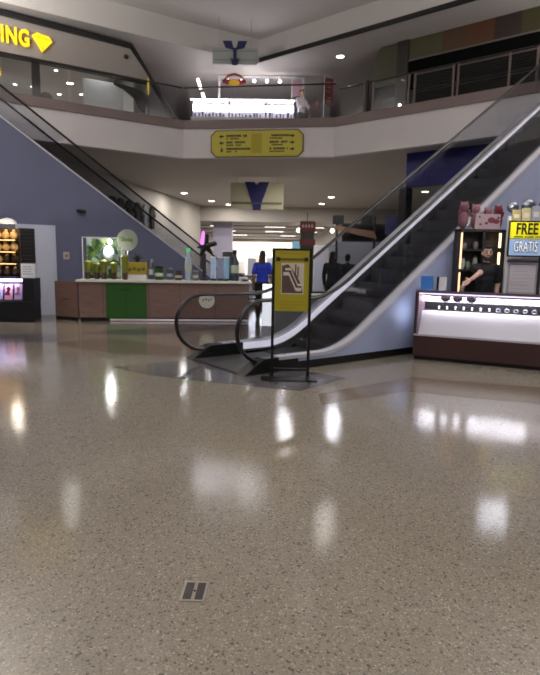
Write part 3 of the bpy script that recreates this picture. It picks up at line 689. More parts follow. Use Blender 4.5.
# the glass case with its leafy picture, lamp and cups
t = juice('display_case', 0.50, 0.44, 'glass display case with a leafy green backboard and a bright lamp on the juice counter', 'display case')
m = bpy.data.materials.new('leafy_board'); m.use_nodes = True; nt = m.node_tree; bb = nt.nodes['Principled BSDF']
tc = nt.nodes.new('ShaderNodeTexCoord'); v = nt.nodes.new('ShaderNodeTexVoronoi'); v.inputs['Scale'].default_value = 9
cr = nt.nodes.new('ShaderNodeValToRGB'); el = cr.color_ramp.elements
el[0].position = 0.1; el[0].color = lin((0.16, 0.28, 0.14)) + (1,); el[1].position = 0.9; el[1].color = lin((0.74, 0.80, 0.76)) + (1,)
for pos, c_ in ((0.4, (0.30, 0.44, 0.20)), (0.55, (0.52, 0.56, 0.2)), (0.7, (0.58, 0.70, 0.72))):
    e = el.new(pos); e.color = lin(c_) + (1,)
nt.links.new(tc.outputs['Object'], v.inputs['Vector']); sp = nt.nodes.new('ShaderNodeSeparateColor'); nt.links.new(v.outputs['Color'], sp.inputs[0])
nt.links.new(sp.outputs[0], cr.inputs[0]); nt.links.new(cr.outputs[0], bb.inputs['Base Color'])
MB().box(-0.44, 0.42, 0.20, 0.23, 0.0, 0.98).build('backboard', m, t)
b = MB()
for x in (-0.45, 0.44):
    for y in (-0.24, 0.22): b.box(x, x + 0.02, y, y + 0.02, 0, 1.0)
b.box(-0.45, 0.46, -0.24, -0.22, 0.98, 1.0).box(-0.45, 0.46, 0.22, 0.24, 0.98, 1.0)
b.build('frame', M_white, t)
MB().box(-0.43, 0.44, -0.235, -0.228, 0.0, 0.98).build('glass_front', M_clear, t)
l_ = MB().tube([(0.14, 0.1, 0.98), (0.14, 0.1, 0.93)], 0.05, 12).build('lamp', M_white, t)
MB().ball((0.14, 0.1, 0.90), 0.055, 12).build('bulb', mat('bulb_glow', (1, 0.96, 0.85), 0.5, emit=12), l_, True)
pt = MB().ball((0.12, 0.02, 0.62), (0.15, 0.1, 0.2), 10).build('ice_bowl', mat('ice_blue', (0.75, 0.82, 0.88), 0.3), t, True)
M_leaf = mat('plant_green', (0.14, 0.26, 0.10), 0.6); M_lime = mat('lime_juice', (0.46, 0.47, 0.12), 0.5, noise=0.15, nscale=12); M_cup = mat('cup_brown', (0.30, 0.20, 0.17), 0.5)
rnd = random.Random(3)
for k, (x, z, lab) in enumerate(((-0.31, 0.70, 'dark leafy plant at the top left inside the juice counter glass case'), (-0.06, 0.78, 'dark leafy sprig at the top middle inside the juice counter glass case'))):
    p = onJ(0.50 + x, 0.50); t = thing('hanging_plant', (p.x, p.y, ZC + 0.02), lab, 'plant', rJ)
    MB().lathe([(0, 0), (0.04, 0), (0.05, 0.08), (0.0, 0.07)]).build('pot', M_cup, t, True)
    MB().tube([(0, 0, 0.06), (0.01, 0, z - 0.02)], 0.008, 6).build('stem', M_leaf, t)
    b = MB()
    for q in range(26):
        a = rnd.uniform(0, 2 * PI); rr = rnd.uniform(0.01, 0.075); c_ = Vector((math.cos(a) * rr, rnd.uniform(-0.06, 0.03), z + math.sin(a) * rr * 0.9))
        b.ball(c_, (0.04, 0.012, 0.026), 8, Matrix.Rotation(rnd.uniform(0, PI), 3, 'Y') @ Matrix.Rotation(rnd.uniform(-0.6, 0.6), 3, 'Z'))
    b.build('foliage', M_leaf, t, True)
cupdefs = [(0.14, 0.34, 0.40, 'leftmost lime drink cup in the juice counter glass case'), (0.34, 0.34, 0.36, 'second lime drink cup in the juice counter glass case'),
           (0.53, 0.31, 0.42, 'third lime drink cup in the juice counter glass case'), (0.76, 0.34, 0.37, 'fourth lime drink cup, at the right inside the glass case'),
           (1.055, 0.13, 0.55, 'tall lime drink cup standing under the round sign on the juice counter')]
c0 = None
for s, off, h, lab in cupdefs:
    t = juice('juice_cup', s, off, lab, 'cup', 'lime drink cups on the juice counter')
    MB().lathe([(0, 0), (0.055, 0), (0.065, 0.16), (0, 0.16)]).build('cup_base', M_cup, t, True)
    MB().lathe([(0.065, 0.16), (0.085, h), (0, h)]).build('drink', M_lime, t, True)
    MB().ball((0, 0, h), (0.09, 0.08, 0.05), 10).build('lid', mat('lime_pale', (0.52, 0.53, 0.25), 0.4), t, True)
# round sign on a thin stand
t = juice('round_sign', 1.05, 0.59, 'round cream sign with a green logo on a thin stand above the juice counter', 'sign')
MB().tube([(0, 0.01, 0.0), (0, 0.01, 0.75)], 0.014, 8).build('stand', M_steel, t)
MB().lathe([(0, 0), (0.1, 0), (0.1, 0.012), (0, 0.02)]).build('base', M_steel, t, True)
d_ = MB().prism([(0.25 * math.cos(k * PI / 18), 0.95 + 0.26 * math.sin(k * PI / 18)) for k in range(36)], -0.025, 0.0, 'y').build('disc', mat('sign_cream_green', (0.44, 0.455, 0.42), 0.5), t)
b = MB()
for x, z0, z1 in ((-0.14, 0.93, 1.03), (-0.085, 0.92, 1.0), (-0.025, 0.92, 0.99), (0.03, 0.92, 1.0), (0.085, 0.91, 0.99)): b.box(x, x + 0.042, -0.03, -0.025, z0, z1)
b.ball((-0.12, -0.027, 0.98), (0.05, 0.004, 0.06), 10).box(-0.12, 0.13, -0.03, -0.025, 0.92, 0.94)
b.build('logo', mat('logo_green', (0.28, 0.38, 0.12), 0.5), d_)
t = juice('snack_box', 1.30, 0.35, 'yellow snack display box with a white front tray on the juice counter', 'box')
MB().box(-0.24, 0.24, -0.12, 0.12, 0.0, 0.12).build('tray', M_white, t, bevel=0.01)
MB().box(-0.22, 0.24, -0.08, 0.12, 0.12, 0.42).build('box_body', mat('snack_yellow', (0.66, 0.58, 0.16), 0.6, noise=0.25, nscale=14), t, bevel=0.01)
b = MB()
for k in range(4): b.ball((-0.16 + k * 0.11, -0.09, 0.24 + 0.02 * (k % 2)), (0.05, 0.012, 0.045), 10)
b.build('printed_fruit', mat('snack_olive', (0.38, 0.36, 0.10), 0.6), t, True)
p = onJ(1.31, 0.36); t = thing('potted_plant', (p.x, p.y, ZC + 0.422), 'small dark bushy plant standing on top of the yellow snack box', 'plant', rJ)
MB().lathe([(0, 0), (0.05, 0), (0.065, 0.06), (0, 0.05)]).build('pot', M_black, t, True)
b = MB()
for q in range(30):
    a = rnd.uniform(0, 2 * PI); e_ = rnd.uniform(0.2, 1.4); L_ = rnd.uniform(0.08, 0.17)
    b.cap((0, 0, 0.05), (math.cos(a) * math.cos(e_) * L_, math.sin(a) * math.cos(e_) * L_, 0.06 + math.sin(e_) * L_ * 0.9), 0.012, 0.006, 6)
b.build('leaves', mat('plant_dark', (0.09, 0.15, 0.11), 0.6), t, True)
def jar(s, off, label, r, h, body, lid, name='jar', cat='jar', group='jars and bottles along the juice counter', neck=False, blid='lid'):
    t = juice(name, s, off, label, cat, group)
    prof_ = [(0, 0), (r, 0), (r, h * 0.8), (r * 0.85, h * 0.84), (0, h * 0.84)] if not neck else [(0, 0), (r, 0), (r, h * 0.6), (r * 0.45, h * 0.78), (r * 0.45, h * 0.9), (0, h * 0.9)]
    MB().lathe(prof_).build('body', body, t, True)
    rr = r * (0.92 if not neck else 0.5); z0 = h * (0.84 if not neck else 0.88)
    MB().lathe([(0, z0), (rr, z0), (rr, h), (0, h)]).build(blid, lid, t, True)
    MB().lathe([(r * 1.01, h * 0.25), (r * 1.03, h * 0.26), (r * 1.03, h * 0.5), (r * 1.01, h * 0.51)]).build('label', mat('label_pale', (0.7, 0.72, 0.66)), t, True)
    return t
gl = glass('jar_glass', (0.80, 0.86, 0.86), 0.09)
jar(1.63, 0.40, 'clear tall tumbler right of the yellow snack box', 0.07, 0.50, gl, M_steel, 'tumbler', 'tumbler')
jar(1.83, 0.35, 'green jar with a black lid on the juice counter', 0.105, 0.33, mat('jar_green', (0.16, 0.32, 0.13), 0.3), M_black)
jar(2.08, 0.45, 'clear jar right of the green jar on the juice counter', 0.08, 0.30, gl, M_steel)
jar(2.30, 0.35, 'short brown canister on the middle of the juice counter', 0.085, 0.23, mat('canister_brown', (0.30, 0.22, 0.20), 0.4), M_charcoal, 'canister', 'canister')
jar(2.54, 0.40, 'tall pale bottle with a glowing green cap on the juice counter', 0.085, 0.78, mat('bottle_pale_blue', (0.62, 0.68, 0.76), 0.3), mat('cap_green', (0.30, 0.75, 0.50), 0.4, emit=0.5), 'bottle', 'bottle', neck=True, blid='cap')
jar(2.72, 0.33, 'short grey canister beside the pale bottle on the juice counter', 0.07, 0.25, mat('canister_grey', (0.42, 0.38, 0.38), 0.4), M_steel, 'canister', 'canister')
t = juice('juice_press', 2.93, 0.40, 'black star shaped juice press on a post on the juice counter', 'juicer')
MB().lathe([(0, 0), (0.11, 0), (0.11, 0.03), (0.045, 0.06), (0.045, 0.66), (0, 0.66)]).build('column', M_charcoal, t, True)
b = MB(); c_ = Vector((0.05, 0, 0.85))
for a, L_, r0, r1 in ((1.50, 0.25, 0.06, 0.045), (0.25, 0.21, 0.065, 0.06), (3.35, 0.20, 0.06, 0.03), (4.2, 0.24, 0.075, 0.05), (5.35, 0.22, 0.07, 0.035)):
    b.cap(c_, c_ + Vector((math.cos(a) * L_, 0, math.sin(a) * L_)), r0, r1, 10)
b.build('star_handle', M_black, t, True)
for k, (s, c_) in enumerate(((3.15, (0.62, 0.68, 0.80)), (3.32, (0.52, 0.54, 0.64)), (3.47, (0.50, 0.64, 0.74)))):
    t = juice('drink_dispenser', s, 0.42, ('leftmost', 'middle', 'rightmost')[k] + ' of the three pale blue glowing drink dispensers on the juice counter', 'dispenser', 'pale blue drink dispensers')
    MB().box(-0.07, 0.07, -0.1, 0.1, 0.05, 0.56).build('tank', mat('tank_%d' % k, c_, 0.25, emit=(0.22, 0.1, 0.18)[k]), t, bevel=0.012)
    MB().box(-0.07, 0.07, -0.11, 0.1, 0.0, 0.05).build('base', M_charcoal, t)
    MB().box(-0.072, 0.072, -0.102, 0.102, 0.56, 0.59).build('lid', M_white, t)
    MB().tube([(0, -0.1, 0.12), (0, -0.14, 0.12), (0, -0.14, 0.08)], 0.012, 8).build('tap', M_steel, t)
jar(3.68, 0.40, 'tall dark bottle with grey body at the right end of the juice counter', 0.10, 0.76, mat('bottle_slate', (0.22, 0.26, 0.28), 0.3), M_black, 'bottle', 'bottle', neck=True, blid='cap')
t = juice('bar_tray', 3.93, 0.3, 'low black tray at the right end of the juice counter', 'tray')
MB().lathe([(0, 0), (0.10, 0), (0.12, 0.04), (0.10, 0.04), (0, 0.015)]).build('dish', M_black, t, True)
MB().ball((0, 0, 0.035), (0.06, 0.06, 0.025), 10).build('sponge', mat('sponge_grey', (0.35, 0.33, 0.33)), t, True)

# ------------------------------------------------------------------ LEFT: DARK KIOSK AND LOUVRED DOOR
rK = angle((0.93, 0.15)); uK = Vector((math.cos(rK), math.sin(rK))); nK = Vector((-uK.y, uK.x)); K0 = Vector((-6.33, 12.27))
def onK(s, off): return K0 + uK * s + nK * off
t = thing('dark_kiosk', (K0.x, K0.y, 0), 'black kiosk counter with a lit glass front at the far left', 'kiosk', rK)
MB().box(-1.2, 0.89, 0.0, 0.62, 0.0, 0.48).build('base', mat('kiosk_black', (0.05, 0.055, 0.08), 0.4), t, bevel=0.01)
MB().box(0.66, 0.90, 0.0, 0.62, 0.48, 1.0).build('end_cabinet', mat('kiosk_black', (0.05, 0.055, 0.08)), t, bevel=0.01)
MB().box(-1.2, 0.66, 0.1, 0.6, 0.95, 0.985).build('top', M_white, t)
MB().box(-1.2, 0.66, -0.01, 0.1, 0.93, 0.985).build('light_strip', mat('strip_glow', (0.9, 0.88, 1.0), 0.5, emit=3.2), t)
MB().box(-1.2, 0.66, 0.0, 0.01, 0.48, 0.93).build('glass_front', M_clear, t)
MB().box(-1.2, 0.66, 0.3, 0.32, 0.48, 0.93).build('back_panel', mat('kiosk_purple', (0.20, 0.16, 0.28), 0.5), t)
for k in range(6):
    x = 0.52 - k * 0.21
    p = onK(x, 0.12)
    c_ = thing('picture_card', (p.x, p.y, 0.482), 'tilted pink and violet picture card behind the black kiosk glass, ' + ('first', 'second', 'third', 'fourth', 'fifth', 'sixth')[k] + ' from its right end', 'card', rK, 'picture cards in the dark kiosk')
    MT = Matrix.Rotation(-0.25, 4, 'X')
    MB().cbox((0, 0.04, 0.2), (0.17, 0.01, 0.36), MT).build('board', mat('card_violet_%d' % (k % 3), ((0.70, 0.58, 0.74), (0.78, 0.55, 0.64), (0.64, 0.60, 0.80))[k % 3], 0.4, noise=0.35, nscale=18), c_)
    b = MB().ball((0.01, 0.0, 0.27), (0.045, 0.006, 0.06), 10); b.ball((-0.02, 0.02, 0.15), (0.06, 0.006, 0.07), 10)
    b.build('print', mat('card_rose_%d' % (k % 2), ((0.72, 0.55, 0.60), (0.50, 0.25, 0.35))[k % 2], 0.4), c_, True)
t = thing('display_tower', (*onK(0.16, 0.36), 0.987), 'golden lit tower of wrapped goods on the black kiosk at the far left', 'display')
M_gold = mat('golden_goods', (0.88, 0.70, 0.44), 0.5, noise=0.3, nscale=9)
MB().box(-0.34, 0.36, -0.14, 0.14, 0.0, 0.05).build('base', M_charcoal, t)
MB().box(-0.34, 0.36, 0.1, 0.14, 0.05, 1.15).build('back_board', mat('tower_dark', (0.25, 0.17, 0.08), 0.6), t)
for k in range(3): MB().box(-0.33, 0.35, -0.1, 0.1, 0.33 + k * 0.27, 0.345 + k * 0.27).build('shelf', mat('tower_dark', (0.25, 0.17, 0.08)), t); MB().box(-0.33, 0.35, -0.125, -0.105, 0.325 + k * 0.27, 0.345 + k * 0.27).build('light_strip', mat('tower_fill_glow', (1, 0.82, 0.55), 0.5, emit=1.6), t)  # the glowing strips are added to brighten the golden goods
rnd = random.Random(11); ordn = ('bottom', 'second', 'third', 'top')
for r_ in range(4):
    for q in range(4):
        p = onK(0.16 - 0.26 + q * 0.175, 0.34)
        dk = r_ == 0 or (r_ == 1 and q > 1)
        z = 0.987 + 0.052 + (0 if r_ == 0 else 0.296 + (r_ - 1) * 0.27)
        g = thing('wrapped_bundle', (p.x, p.y, z), '%s wrapped bundle on the %s shelf of the golden tower, %s from the left' % ('dark brown' if dk else 'golden', ordn[r_], ('first', 'second', 'third', 'fourth')[q]), 'bundle', rK, 'golden bundles on the tower')
        h = rnd.uniform(0.19, 0.215)
        MB().ball((0, 0, h * 0.48), (0.086, 0.075, h * 0.46), 10).build('body', mat('dark_goods', (0.20, 0.14, 0.08), 0.5) if dk else M_gold, g, True)
        MB().cap((0, 0, h * 0.86), (rnd.uniform(-0.02, 0.02), 0, h), 0.03, 0.035, 8).build('tie', mat('gold_pale', (0.86, 0.70, 0.42), 0.5), g, True)
for k, (s, z, r_) in enumerate(((0.30, 2.30, 0.20), (0.03, 2.50, 0.10))):
    p = onK(s, 0.36); t = thing('pendant_lamp', (p.x, p.y, z), ('larger warm white dome lamp hanging over the golden tower', 'smaller white lamp hanging above the dome lamp at the far left edge')[k], 'lamp')
    MB().lathe([(r_, -0.06), (r_ * 0.9, 0.0), (r_ * 0.5, 0.05), (0.03, 0.07), (0.03, 0.05), (r_ * 0.46, 0.03), (r_ * 0.86, -0.02), (r_ * 0.97, -0.06), (r_, -0.06)]).build('shade', M_white, t, True)
    MB().ball((0, 0, -0.01), (r_ * 0.75, r_ * 0.75, 0.045), 14).build('bulb', M_glow_warm if k == 0 else M_glow, t, True)
    MB().tube([(0, 0, 0.065), (0, 0.09, 0.11), (0, 0.12, 0.08), (0, 0.12, 2.14 - z)], 0.012, 8).build('arm', M_black, t)
p = onK(0.705, 0.36); t = thing('white_box', (p.x, p.y, 1.003), 'white printed box standing on the right end of the black kiosk', 'box', rK)
MB().box(-0.15, 0.16, -0.06, 0.06, 0.0, 0.33).build('carton', M_white, t, bevel=0.006)
b = MB()
for k in range(4): b.box(-0.11, 0.11 - 0.03 * (k % 2), -0.062, -0.06, 0.08 + k * 0.055, 0.10 + k * 0.055)
b.build('printed_lines', mat('print_grey', (0.62, 0.62, 0.65)), t)
# door in the blue wall (its plane runs up to the left)
uB = Vector((0.836, 0.548)); rB = angle(uB); B0 = Vector((-5.55, 14.3)); nB = Vector((0.548, -0.836))
def onB(s, off): return B0 + uB * s + nB * off
M_doorw = mat('door_grey_white', (0.74, 0.76, 0.84), 0.5)
p = onB(-1.04, 0.03)
dr = bpy.data.objects.new('door_1', None); COL.objects.link(dr); dr.location = (p.x, p.y, 0); dr.rotation_euler = (0, 0, rB); struct(dr)
MB().box(0.0, 0.94, -0.06, -0.01, 2.20, 2.30).build('frame_head', M_doorw, dr)
MB().box(0.0, 0.06, -0.06, -0.01, 0.0, 2.20).build('frame_side', M_doorw, dr)
MB().box(0.44, 0.94, -0.055, -0.01, 0.0, 2.20).build('frame_panel', M_doorw, dr)
dl = MB().box(0.06, 0.44, -0.03, -0.01, 0.0, 2.20).build('door_leaf', M_charcoal, dr)
b = MB()
for k in range(22): b.cbox((0.25, -0.035, 0.25 + k * 0.088), (0.36, 0.012, 0.075), Matrix.Rotation(0.5, 4, 'X'))
b.build('louvers', mat('louver_dark', (0.20, 0.19, 0.21), 0.5), dl)
p = onB(0.16, 0.012); t = thing('wall_thermostat', (p.x, p.y, 1.44), 'small cream box on the blue wall right of the louvred door', 'thermostat', rB)
MB().box(-0.08, 0.08, -0.03, 0.0, 0.0, 0.19).build('case', mat('cream_box', (0.74, 0.70, 0.66), 0.5), t, bevel=0.01)
MB().box(-0.035, 0.04, -0.034, -0.03, 0.06, 0.13).build('dial', mat('dial_grey', (0.5, 0.48, 0.46)), t)
p = onB(0.56, 0.012); t = thing('wall_camera', (p.x, p.y, 2.66), 'small dark camera on the blue wall above the juice counter', 'camera', rB)
MB().box(-0.03, 0.03, -0.05, 0.0, 0.02, 0.08).build('bracket', M_charcoal, t)
MB().cap((-0.08, -0.07, 0.05), (0.10, -0.07, 0.03), 0.04, 0.045, 10).build('body', M_black, t, True)
# ------------------------------------------------------------------ RIGHT KIOSK
rQ = angle((0.9, -0.44)); uQ = Vector((math.cos(rQ), math.sin(rQ))); nQ = Vector((-uQ.y, uQ.x)); Q0 = Vector((2.25, 8.40))
def onQ(s, off): return Q0 + uQ * s + nQ * off
M_maroon = mat('maroon_laminate', (0.26, 0.17, 0.165), 0.35, noise=0.05)
t = thing('glass_kiosk', (Q0.x, Q0.y, 0), 'dark maroon kiosk with a lit glass display case at the right', 'kiosk', rQ)
LQ = 2.6
MB().box(0, LQ, 0, 0.62, 0.06, 0.40).build('base', M_maroon, t)
MB().box(0.02, LQ - 0.02, 0.03, 0.6, 0.0, 0.06).build('kickboard', M_black, t)
MB().box(0.0, 0.035, 0.0, 0.62, 0.40, 1.08).build('end_panel', M_maroon, t)
MB().box(0.035, 0.05, 0.02, 0.60, 0.40, 1.05).build('end_lining', mat('mauve_lining', (0.60, 0.50, 0.56), 0.4), t)
MB().box(LQ - 0.035, LQ, 0.0, 0.62, 0.40, 1.08).build('end_panel', M_maroon, t)
MB().box(0.05, LQ - 0.05, 0.56, 0.60, 0.40, 1.05).build('back_panel', mat('case_back', (0.12, 0.11, 0.13), 0.5), t)
MB().prism([(0.03, 0.402), (0.06, 0.402), (0.34, 0.76), (0.31, 0.76)], 0.06, LQ - 0.06, 'x').build('sloped_panel', mat('sloped_white', (0.86, 0.84, 0.88), 0.4), t)
MB().box(0.05, LQ - 0.05, 0.31, 0.555, 0.745, 0.76).build('inner_shelf', mat('case_back', (0.12, 0.11, 0.13)), t)
MB().box(0.05, LQ - 0.05, 0.12, 0.555, 0.90, 0.912).build('glass_shelf', M_clear, t)
MB().box(0.06, LQ - 0.05, 0.28, 0.30, 0.914, 0.985).build('shelf_light', mat('case_glow', (1.0, 0.96, 1.0), 0.5, emit=3.6), t)
MB().box(0.04, LQ - 0.04, 0.02, 0.05, 1.03, 1.05).build('top_light', mat('case_glow_soft', (0.92, 0.86, 1.0), 0.5, emit=1.6), t)
MB().box(0.035, LQ - 0.035, 0.0, 0.008, 0.40, 1.05).build('glass_front', M_clear, t)
MB().box(0.0, LQ, 0.0, 0.62, 1.08, 1.088).build('glass_top', M_clear, t)
MB().box(0.0, LQ, -0.005, 0.012, 1.05, 1.09).build('front_rail', mat('rail_mauve', (0.50, 0.44, 0.50), 0.3, 0.5), t)
MB().box(0.0, LQ, -0.005, 0.012, 0.38, 0.41).build('lower_rail', mat('rail_white', (0.75, 0.72, 0.76), 0.3), t)
ords = ('first', 'second', 'third', 'fourth', 'fifth', 'sixth', 'seventh', 'eighth', 'ninth', 'tenth', 'eleventh', 'twelfth')
for k, s in enumerate((0.42, 0.60, 0.80)):
    p = onQ(s, 0.20); g = thing('grey_pouch', (p.x, p.y, 0.914), 'grey rounded pouch on the top glass shelf of the right kiosk, %s from the left' % ords[k], 'pouch', rQ, 'grey pouches in the right kiosk case')
    MB().ball((0, 0, 0.055), (0.075, 0.05, 0.055), 12).build('body', mat('pouch_grey', (0.42, 0.40, 0.42), 0.6), g, True)
    MB().ball((0, 0, 0.112), (0.02, 0.02, 0.015), 8).build('knob', M_charcoal, g, True)
rnd = random.Random(5)
for k in range(12):
    p = onQ(0.30 + k * 0.125, 0.40); z = 0.762
    if k < 7:
        g = thing('ring_stand', (p.x, p.y, z), 'small white ring stand on the dark shelf of the right kiosk, %s from the left' % ords[k], 'ring stand', rQ, 'ring stands in the right kiosk case')
        MB().lathe([(0, 0), (0.028, 0), (0.022, 0.02), (0, 0.02)], n=12).build('base', M_charcoal, g, True)
        MB().lathe([(0, 0.02), (0.016, 0.02), (0.012, 0.05), (0.022, 0.06), (0, 0.075)], n=12).build('cone', M_white, g, True)
    else:
        g = thing('bracelet_stand', (p.x, p.y, z), 'silver bracelet on a small stand in the right kiosk case, %s from the left' % ords[k - 7], 'bracelet', rQ, 'bracelets in the right kiosk case')
        MB().box(-0.045, 0.045, -0.03, 0.03, 0, 0.018).build('stand', M_charcoal, g)
        MB().tube([(0.030 * math.cos(a), 0.0, 0.044 + 0.024 * math.sin(a)) for a in [q * PI / 8 for q in range(16)]], 0.007, 6, True).build('band', mat('silver', (0.8, 0.8, 0.86), 0.25, 0.6), g, True)
# things on the glass top
p = onQ(0.11, 0.30); t = thing('blue_carton', (p.x, p.y, 1.09), 'bright blue carton on the left end of the right kiosk', 'carton', rQ)
MB().box(-0.09, 0.09, -0.05, 0.05, 0, 0.21).build('carton', mat('carton_blue', (0.25, 0.50, 0.80), 0.45), t, bevel=0.004)
MB().box(-0.09, 0.09, -0.005, 0.005, 0.209, 0.213).build('flap_seam', mat('carton_seam', (0.2, 0.4, 0.66)), t)
p = onQ(0.33, 0.28); t = thing('card_reader', (p.x, p.y, 1.09), 'small white device with a black side beside the blue carton', 'device', rQ)
MB().box(-0.03, 0.075, -0.04, 0.04, 0.0, 0.20).build('body', M_white, t, bevel=0.012)
MB().box(-0.065, -0.03, -0.04, 0.04, 0.0, 0.205).build('side', M_black, t, bevel=0.01)
# lit shelf unit behind the man
t = thing('shelf_unit', (3.12, 9.2, 0), 'dark shelf unit with warm light strips behind the man in black', 'shelf unit')
W_ = 0.80; M_shelf = mat('shelf_dark', (0.16, 0.14, 0.14), 0.5)
for x in (0.0, W_ - 0.05): MB().box(x, x + 0.05, 0, 0.19, 0, 2.08).build('side_panel', M_shelf, t)
MB().box(0.42, 0.46, 0.0, 0.19, 1.4, 2.05).build('divider', M_shelf, t)
MB().box(0.05, W_ - 0.05, 0.17, 0.19, 0, 2.08).build('back_panel', M_shelf, t)
MB().box(0.0, W_, 0.0, 0.19, 2.04, 2.08).build('top_panel', M_shelf, t)
for z in (0.05, 0.7, 1.02, 1.38, 1.72): MB().box(0.05, W_ - 0.05, 0.0, 0.17, z, z + 0.03).build('shelf', M_shelf, t)
M_strip = mat('strip_warm', (1.0, 0.80, 0.62), 0.5, emit=1.6); M_strip2 = mat('strip_warm_bright', (1.0, 0.86, 0.62), 0.5, emit=3.0)
for z0, z1 in ((1.42, 2.02), (0.74, 1.36)): MB().box(0.052, 0.078, -0.004, 0.006, z0, z1).build('light_strip', M_strip, t)
for z0, z1 in ((1.78, 2.02), (1.42, 1.70)): MB().box(W_ - 0.11, W_ - 0.075, -0.004, 0.006, z0, z1).build('light_strip', M_strip2, t)
for k, (x, z, h, c_, lab) in enumerate(((0.14, 1.752, 0.12, (0.5, 0.46, 0.44), 'left grey pot on the upper shelf behind the man in black'), (0.33, 1.752, 0.15, (0.45, 0.42, 0.4), 'right grey pot on the upper shelf behind the man in black'),
                                        (0.13, 1.412, 0.22, (0.62, 0.62, 0.58), 'pale tall pot on the middle lit shelf behind the man in black'), (0.22, 1.412, 0.16, (0.42, 0.46, 0.42), 'green grey pot on the middle lit shelf behind the man in black'),
                                        (0.34, 1.412, 0.24, (0.55, 0.55, 0.52), 'right pale pot on the middle lit shelf behind the man in black'), (0.15, 1.052, 0.11, (0.75, 0.70, 0.62), 'cream pot on the low shelf left of the man in black'))):
    g = thing('shelf_pot', (3.12 + x, 9.28, z), lab, 'pot', 0, 'pots on the lit shelf unit')
    MB().lathe([(0, 0), (0.03, 0), (0.048, h * 0.5), (0.032, h * 0.82), (0, h * 0.82)], n=14).build('body', mat('pot_%d' % k, c_, 0.4), g, True)
    MB().lathe([(0, h * 0.82), (0.036, h * 0.82), (0.036, h * 0.94), (0.01, h), (0, h)], n=14).build('lid', M_charcoal, g, True)
# pink and red plush figures on top of it
def plush(x, y, h, c_, label, arms, z=2.082):
    m_ = mat('plush_' + label[:14].replace(' ', '_'), c_, 0.8, bump=0.4, nscale=60)
    g = thing('plush_toy', (x, y, z), label, 'plush toy', 0, 'plush toys on top of the shelf unit')
    MB().ball((0, 0, h * 0.32), (h * 0.17, h * 0.15, h * 0.32), 12).build('body', m_, g, True)
    MB().ball((0, -0.01, h * 0.74), (h * 0.16, h * 0.14, h * 0.17), 12).build('head', m_, g, True)
    for s in (-1, 1):
        MB().cap((s * h * 0.12, 0, h * 0.5), (s * h * 0.15, -0.03, h * (0.5 + arms)), h * 0.07, h * 0.055, 8).build('arm', m_, g, True)
        MB().cap((s * h * 0.09, 0, h * 0.84), (s * h * 0.105, 0, h * 0.90), h * 0.05, h * 0.035, 8).build('ear', m_, g, True)
        MB().ball((s * h * 0.06, -h * 0.14, h * 0.77), h * 0.018, 6).build('eye', M_black, g, True)
plush(3.235, 9.34, 0.50, (0.50, 0.33, 0.37), 'tall dusky pink plush toy at the left on top of the shelf unit', 0.1)
plush(3.44, 9.345, 0.46, (0.60, 0.42, 0.46), 'paler pink plush toy second from the left on top of the shelf unit', 0.05)
plush(3.64, 9.345, 0.40, (0.56, 0.36, 0.41), 'pink plush toy third from the left on top of the shelf unit', 0.0)
plush(3.82, 9.34, 0.44, (0.45, 0.13, 0.18), 'crimson plush toy at the right on top of the shelf unit', 0.12)
t = thing('pattern_box', (3.56, 9.222, 2.082), 'pinkish white box with crimson pattern in front of the plush toys', 'box', 0)
MB().box(-0.17, 0.25, -0.02, 0.02, 0.0, 0.25).build('carton', mat('box_pinkwhite', (0.64, 0.54, 0.55), 0.5), t, bevel=0.004)
b = MB()
for x, z, r_ in ((0.10, 0.15, 0.07), (0.18, 0.13, 0.06), (0.02, 0.1, 0.03), (-0.08, 0.08, 0.025), (0.21, 0.19, 0.025), (-0.1, 0.2, 0.02)): b.ball((x, -0.021, z), (r_, 0.003, r_ * 0.7), 10)
b.build('pattern', mat('pattern_crimson', (0.42, 0.14, 0.20), 0.5), t, True)
# white display rack with FREE / GRATIS sign
t = thing('display_rack', (3.86, 8.92, 0), 'white display rack with hanging sheets behind the kiosk at the right edge', 'rack', -0.12)
MB().box(-0.02, 1.4, 0.0, 0.03, 0.05, 2.20).build('back_panel', mat('rack_white', (0.74, 0.72, 0.74), 0.5), t)
for x in (-0.02, 0.50, 1.38): MB().box(x - 0.02, x + 0.02, -0.03, 0.05, 0.0, 2.28).build('upright', M_charcoal if x == 0.50 else M_white, t)
for x in (-0.02, 1.38): MB().box(x - 0.02, x + 0.02, -0.12, 0.2, 0.0, 0.03).build('foot', M_charcoal, t)
MB().box(-0.02, 1.4, -0.05, 0.0, 1.54, 1.57).build('shelf_bar', mat('bar_grey', (0.35, 0.33, 0.35)), t)
MB().box(-0.02, 1.4, -0.12, 0.0, 2.16, 2.19).build('top_shelf', M_white, t)
MB().box(-0.02, 1.4, -0.10, 0.0, 0.98, 1.0).build('low_shelf', M_white, t)
M_sheet = mat('sheet_white', (0.86, 0.84, 0.86), 0.5)
